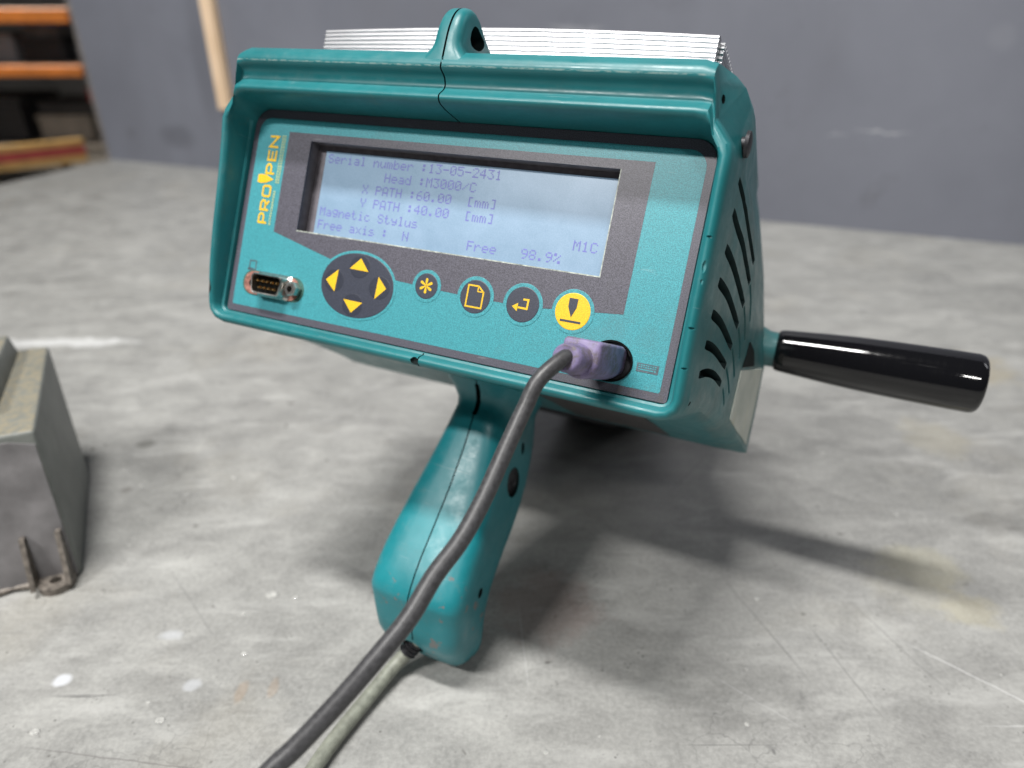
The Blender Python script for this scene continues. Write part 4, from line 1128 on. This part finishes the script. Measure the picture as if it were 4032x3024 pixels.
# ---- power cable leaving the butt of the grip (part of the machine)
pc = empty("power_cable"); pc.parent = mach
gp = [tw((0.0, 52, -143.5)), Vector((-49.8, 253.0, 16.0)), Vector((-54.2, 251.0, 11.4)), Vector((-59.8, 246.5, 7.6)), Vector((-71.1, 228.4, 5.0)), Vector((-82.0, 208.0, 4.2)), Vector((-87.5, 195.0, 4.0)), Vector((-92, 181, 4.0)), Vector((-100, 150, 3.9)), Vector((-130, 40, 3.9)), Vector((-180, -200, 3.9)), Vector((-200, -400, 3.9))]
bm = bmesh.new(); tube(bm, smoothpath([dloc(p) for p in gp], 8), 3.6, 24); bm_obj("cable_sheath", bm, M_CGRY, pc, smooth=True)
a = tw((0.4, 54, -141)); b_ = Vector((-52.6, 252.0, 13.4))
bm = bmesh.new(); pth = [dloc(a + (b_ - a) * t / 16) for t in range(17)]
tube(bm, pth, lambda t: 5.0 if int(t * 16) % 3 else 4.0, 20); bm_obj("strain_relief", bm, M_SCREW, pc, angle=40)

# ================================================================== CAST BLOCK AT THE LEFT
def cast_mat():
    m, nt, b = new_mat("worn_cast_metal_paint")
    v = coords(nt)
    n1 = noise(nt, v, 30, 6, 0.65); n2 = noise(nt, v, 260, 5, 0.7)
    col = ramp(nt, n1, 0.3, 0.7, (0.125, 0.135, 0.125, 1), (0.20, 0.21, 0.195, 1))
    geo = nt.nodes.new("ShaderNodeNewGeometry"); sp_ = nt.nodes.new("ShaderNodeSeparateXYZ")
    nt.links.new(geo.outputs["True Normal"], sp_.inputs[0])
    d = math_(nt, 'MULTIPLY', math_(nt, 'GREATER_THAN', sp_.outputs["Z"], 0.9), ramp(nt, n2, 0.38, 0.62))
    col = mix(nt, math_(nt, 'MULTIPLY', d, 0.9), col, (0.27, 0.235, 0.16))        # dust lying on the top
    col = mix(nt, math_(nt, 'MULTIPLY', ramp(nt, noise(nt, v, 14, 4), 0.60, 0.72), 0.5), col, (0.07, 0.065, 0.07))
    nt.links.new(col, b.inputs["Base Color"]); b.inputs["Roughness"].default_value = 0.50
    bump(nt, b, n2, 0.35, 0.0006)
    return m
M_CAST = cast_mat()
M_EDGE = plain("bare_metal_edge", (0.165, 0.145, 0.125), 0.5, metal=0.2, nscale=300, amt=0.55, bmp=0.3)
blk = empty("cast_housing", (-255, 320, 0))
tag(blk, "grey cast metal box with sloping sides and a screw foot, left of the marking machine", "metal box")
def bl(p): return (p[0] + 255, p[1] - 320, p[2])
H = 93.0
FR, RR = Vector((-256, 321, 0)), Vector((-305, 423, 0))           # right face, bottom front and rear
TFR, TRR = Vector((-263, 334, H)), Vector((-319, 445, H))
lf = Vector((-0.925, -0.38, 0))
bot = [FR, RR, RR + lf * 190, FR + lf * 190]
top = [TFR, TRR, TRR + lf * 170 , TFR + lf * 170]
# solid with a slightly crowned front top edge
bm = bmesh.new()
nseg = 10
def ringat(t):
    return None
vb = [bm.verts.new(bl(p)) for p in bot]; vt = [bm.verts.new(bl(p)) for p in top]
fs = [bm.faces.new(vb[::-1]), bm.faces.new(vt)]
for i in range(4):
    j = (i + 1) % 4; fs.append(bm.faces.new([vb[i], vb[j], vt[j], vt[i]]))
bmesh.ops.bevel(bm, geom=list(bm.edges), offset=2.0, segments=3, affect='EDGES', profile=0.5)
bm_obj("body", bm, M_CAST, blk, angle=35)
# darker front cover, proud of the body by a millimetre, its top edge slightly crowned
bm = bmesh.new(); nf = Vector((0.38, -0.925, 0.11)).normalized(); fr_ = []; bk_ = []
tl_ = TFR + lf * 168
for k in range(13):
    t = k / 12; p = TFR + (tl_ - TFR) * t; p = p + (FR - TFR) * (0.045 if k not in (0,) else 0.085) + lf * (1.5 if k == 0 else 0)
    fr_.append(p + nf * 1.2); bk_.append(p - nf * 1.0)
for p in (FR + lf * 188 + Vector((0, 0, 2)), FR + lf * 1.5 + Vector((0, 0, 2))):
    fr_.append(p + nf * 1.2); bk_.append(p - nf * 1.0)
ringloft(bm, [[bl(p) for p in fr_], [bl(p) for p in bk_]])
M_COVER = plain("purple_grey_cast_paint", (0.185, 0.178, 0.182), 0.5, nscale=45, amt=0.35, bmp=0.3)
bm_obj("front_cover", bm, M_COVER, blk)
# raised block on the top, set in from the edges
bm = bmesh.new()
q0, q1 = TFR + lf * 21 + (TRR - TFR) * 0.20, TRR + lf * 17 - (TRR - TFR) * 0.03
rb = [q0, q1, q1 + lf * 120, q0 + lf * 120]
tp = [p + lf * 3 + Vector((0, 0, 13)) for p in rb[:2]] + [p + Vector((0, 0, 13)) for p in rb[2:]]
vb = [bm.verts.new(bl(p - Vector((0, 0, 1)))) for p in rb]; vt = [bm.verts.new(bl(p)) for p in tp]
bm.faces.new(vb[::-1]); bm.faces.new(vt)
for i in range(4):
    j = (i + 1) % 4; bm.faces.new([vb[i], vb[j], vt[j], vt[i]])
bmesh.ops.bevel(bm, geom=list(bm.edges), offset=1.6, segments=3, affect='EDGES', profile=0.5)
bm_obj("raised_top", bm, M_CAST, blk, angle=35)
# screw foot with gusset ribs and a rim along the bottom edge
fd = Vector((0.38, -0.925, 0))          # out of the front face
f0 = FR + lf * 3
foot = []
for k in range(13):
    a = math.pi * k / 12; c_ = f0 + lf * 9 + fd * 5
    foot.append(c_ + (-lf) * 9.5 * math.cos(a) + fd * 8.5 * math.sin(a))
foot += [f0 + lf * 18.5 - fd * 3, f0 - lf * 0.5 - fd * 3]
bm = bmesh.new()
hole = [f0 + lf * 9 + fd * 5.5 + Vector((3.4 * math.cos(2 * math.pi * k / 16), 3.0 * math.sin(2 * math.pi * k / 16), 0)) for k in range(16)]
es = []
for lp in (foot, hole):
    vs = [bm.verts.new(bl(p)) for p in lp]; es += [bm.edges.new((vs[i], vs[(i + 1) % len(vs)])) for i in range(len(vs))]
bmesh.ops.triangle_fill(bm, use_beauty=True, edges=es, normal=(0, 0, 1))
r_ = bmesh.ops.extrude_face_region(bm, geom=list(bm.faces))
bmesh.ops.translate(bm, vec=(0, 0, 5.0), verts=[g for g in r_["geom"] if isinstance(g, bmesh.types.BMVert)])
ft = bm_obj("screw_foot", bm, M_EDGE, blk, angle=40)
for off in (0.2, 18.0):
    a0 = f0 + lf * off; bm = bmesh.new()
    pr = [a0 - fd * 4 + Vector((0, 0, 5.1)), a0 + fd * 12.5 + Vector((0, 0, 5.1)), a0 + fd * 0.5 + Vector((0, 0, 34)), a0 - fd * 6 + Vector((0, 0, 33))]
    ringloft(bm, [[bl(p) for p in pr], [bl(p + lf * 2.6) for p in pr]])
    bm_obj("gusset_rib", bm, M_EDGE, blk)
bm = bmesh.new(); e0 = f0 + lf * 20.2 + fd * 0.6
tube(bm, [Vector(bl(e0 + lf * t + Vector((0, 0, 2.2)) + fd * (0.5 * math.sin(t * 0.4)))) for t in range(0, 150, 4)], lambda t: 1.9 + 0.3 * math.sin(60 * t), 10)
bm_obj("bottom_bead", bm, M_EDGE, blk, smooth=True)

# ------------------------------------------------------------------ clear dried drops and grit on the bench (nobody could count them)
def drops():
    m, nt, b = new_mat("clear_dried_drops")
    b.inputs["Base Color"].default_value = (0.42, 0.42, 0.40, 1); b.inputs["Roughness"].default_value = 0.06
    nt.links.new(ramp(nt, noise(nt, coords(nt), 500, 3), 0.3, 0.7, (0.30, 0.30, 0.29, 1), (0.5, 0.5, 0.48, 1)), b.inputs["Base Color"])
    bm = bmesh.new(); rr = random.Random(11)
    spots = [(-223, 217, 2.6), (-167, 223, 2.4), (-138, 304, 3.6), (-124, 302, 1.8), (139, 300, 1.7), (-283, 430, 2.2), (-262, 410, 2.2), (-200, 420, 2.0), (-226, 400, 1.6), (-140, 262, 2.0), (-150, 290, 1.4),
             (160, 470, 1.8), (235, 450, 2.0), (250, 440, 1.6), (110, 220, 1.2), (15, 206, 1.3), (205, 420, 1.7), (40, 214, 1.0)]
    for _ in range(40): spots.append((rr.uniform(-420, 420), rr.uniform(190, 800), rr.uniform(0.5, 1.5)))
    for x, y, r0 in spots:
        n_ = 14; e = rr.uniform(0.75, 1.0); a0 = rr.uniform(0, 3)
        rings = []
        for t, h in ((1.0, -0.1), (0.93, 0.16), (0.75, 0.30), (0.4, 0.36)):
            rings.append([(x + r0 * t * math.cos(2 * math.pi * k / n_ + a0), y + e * r0 * t * math.sin(2 * math.pi * k / n_ + a0), r0 * h * 0.7) for k in range(n_)])
        ringloft(bm, rings)
    o = bm_obj("dried_drops", bm, m, None, smooth=True); tag(o, "tiny clear dried drops scattered over the grey bench", "drops", kind="stuff")
drops()
bpy.context.view_layer.update()
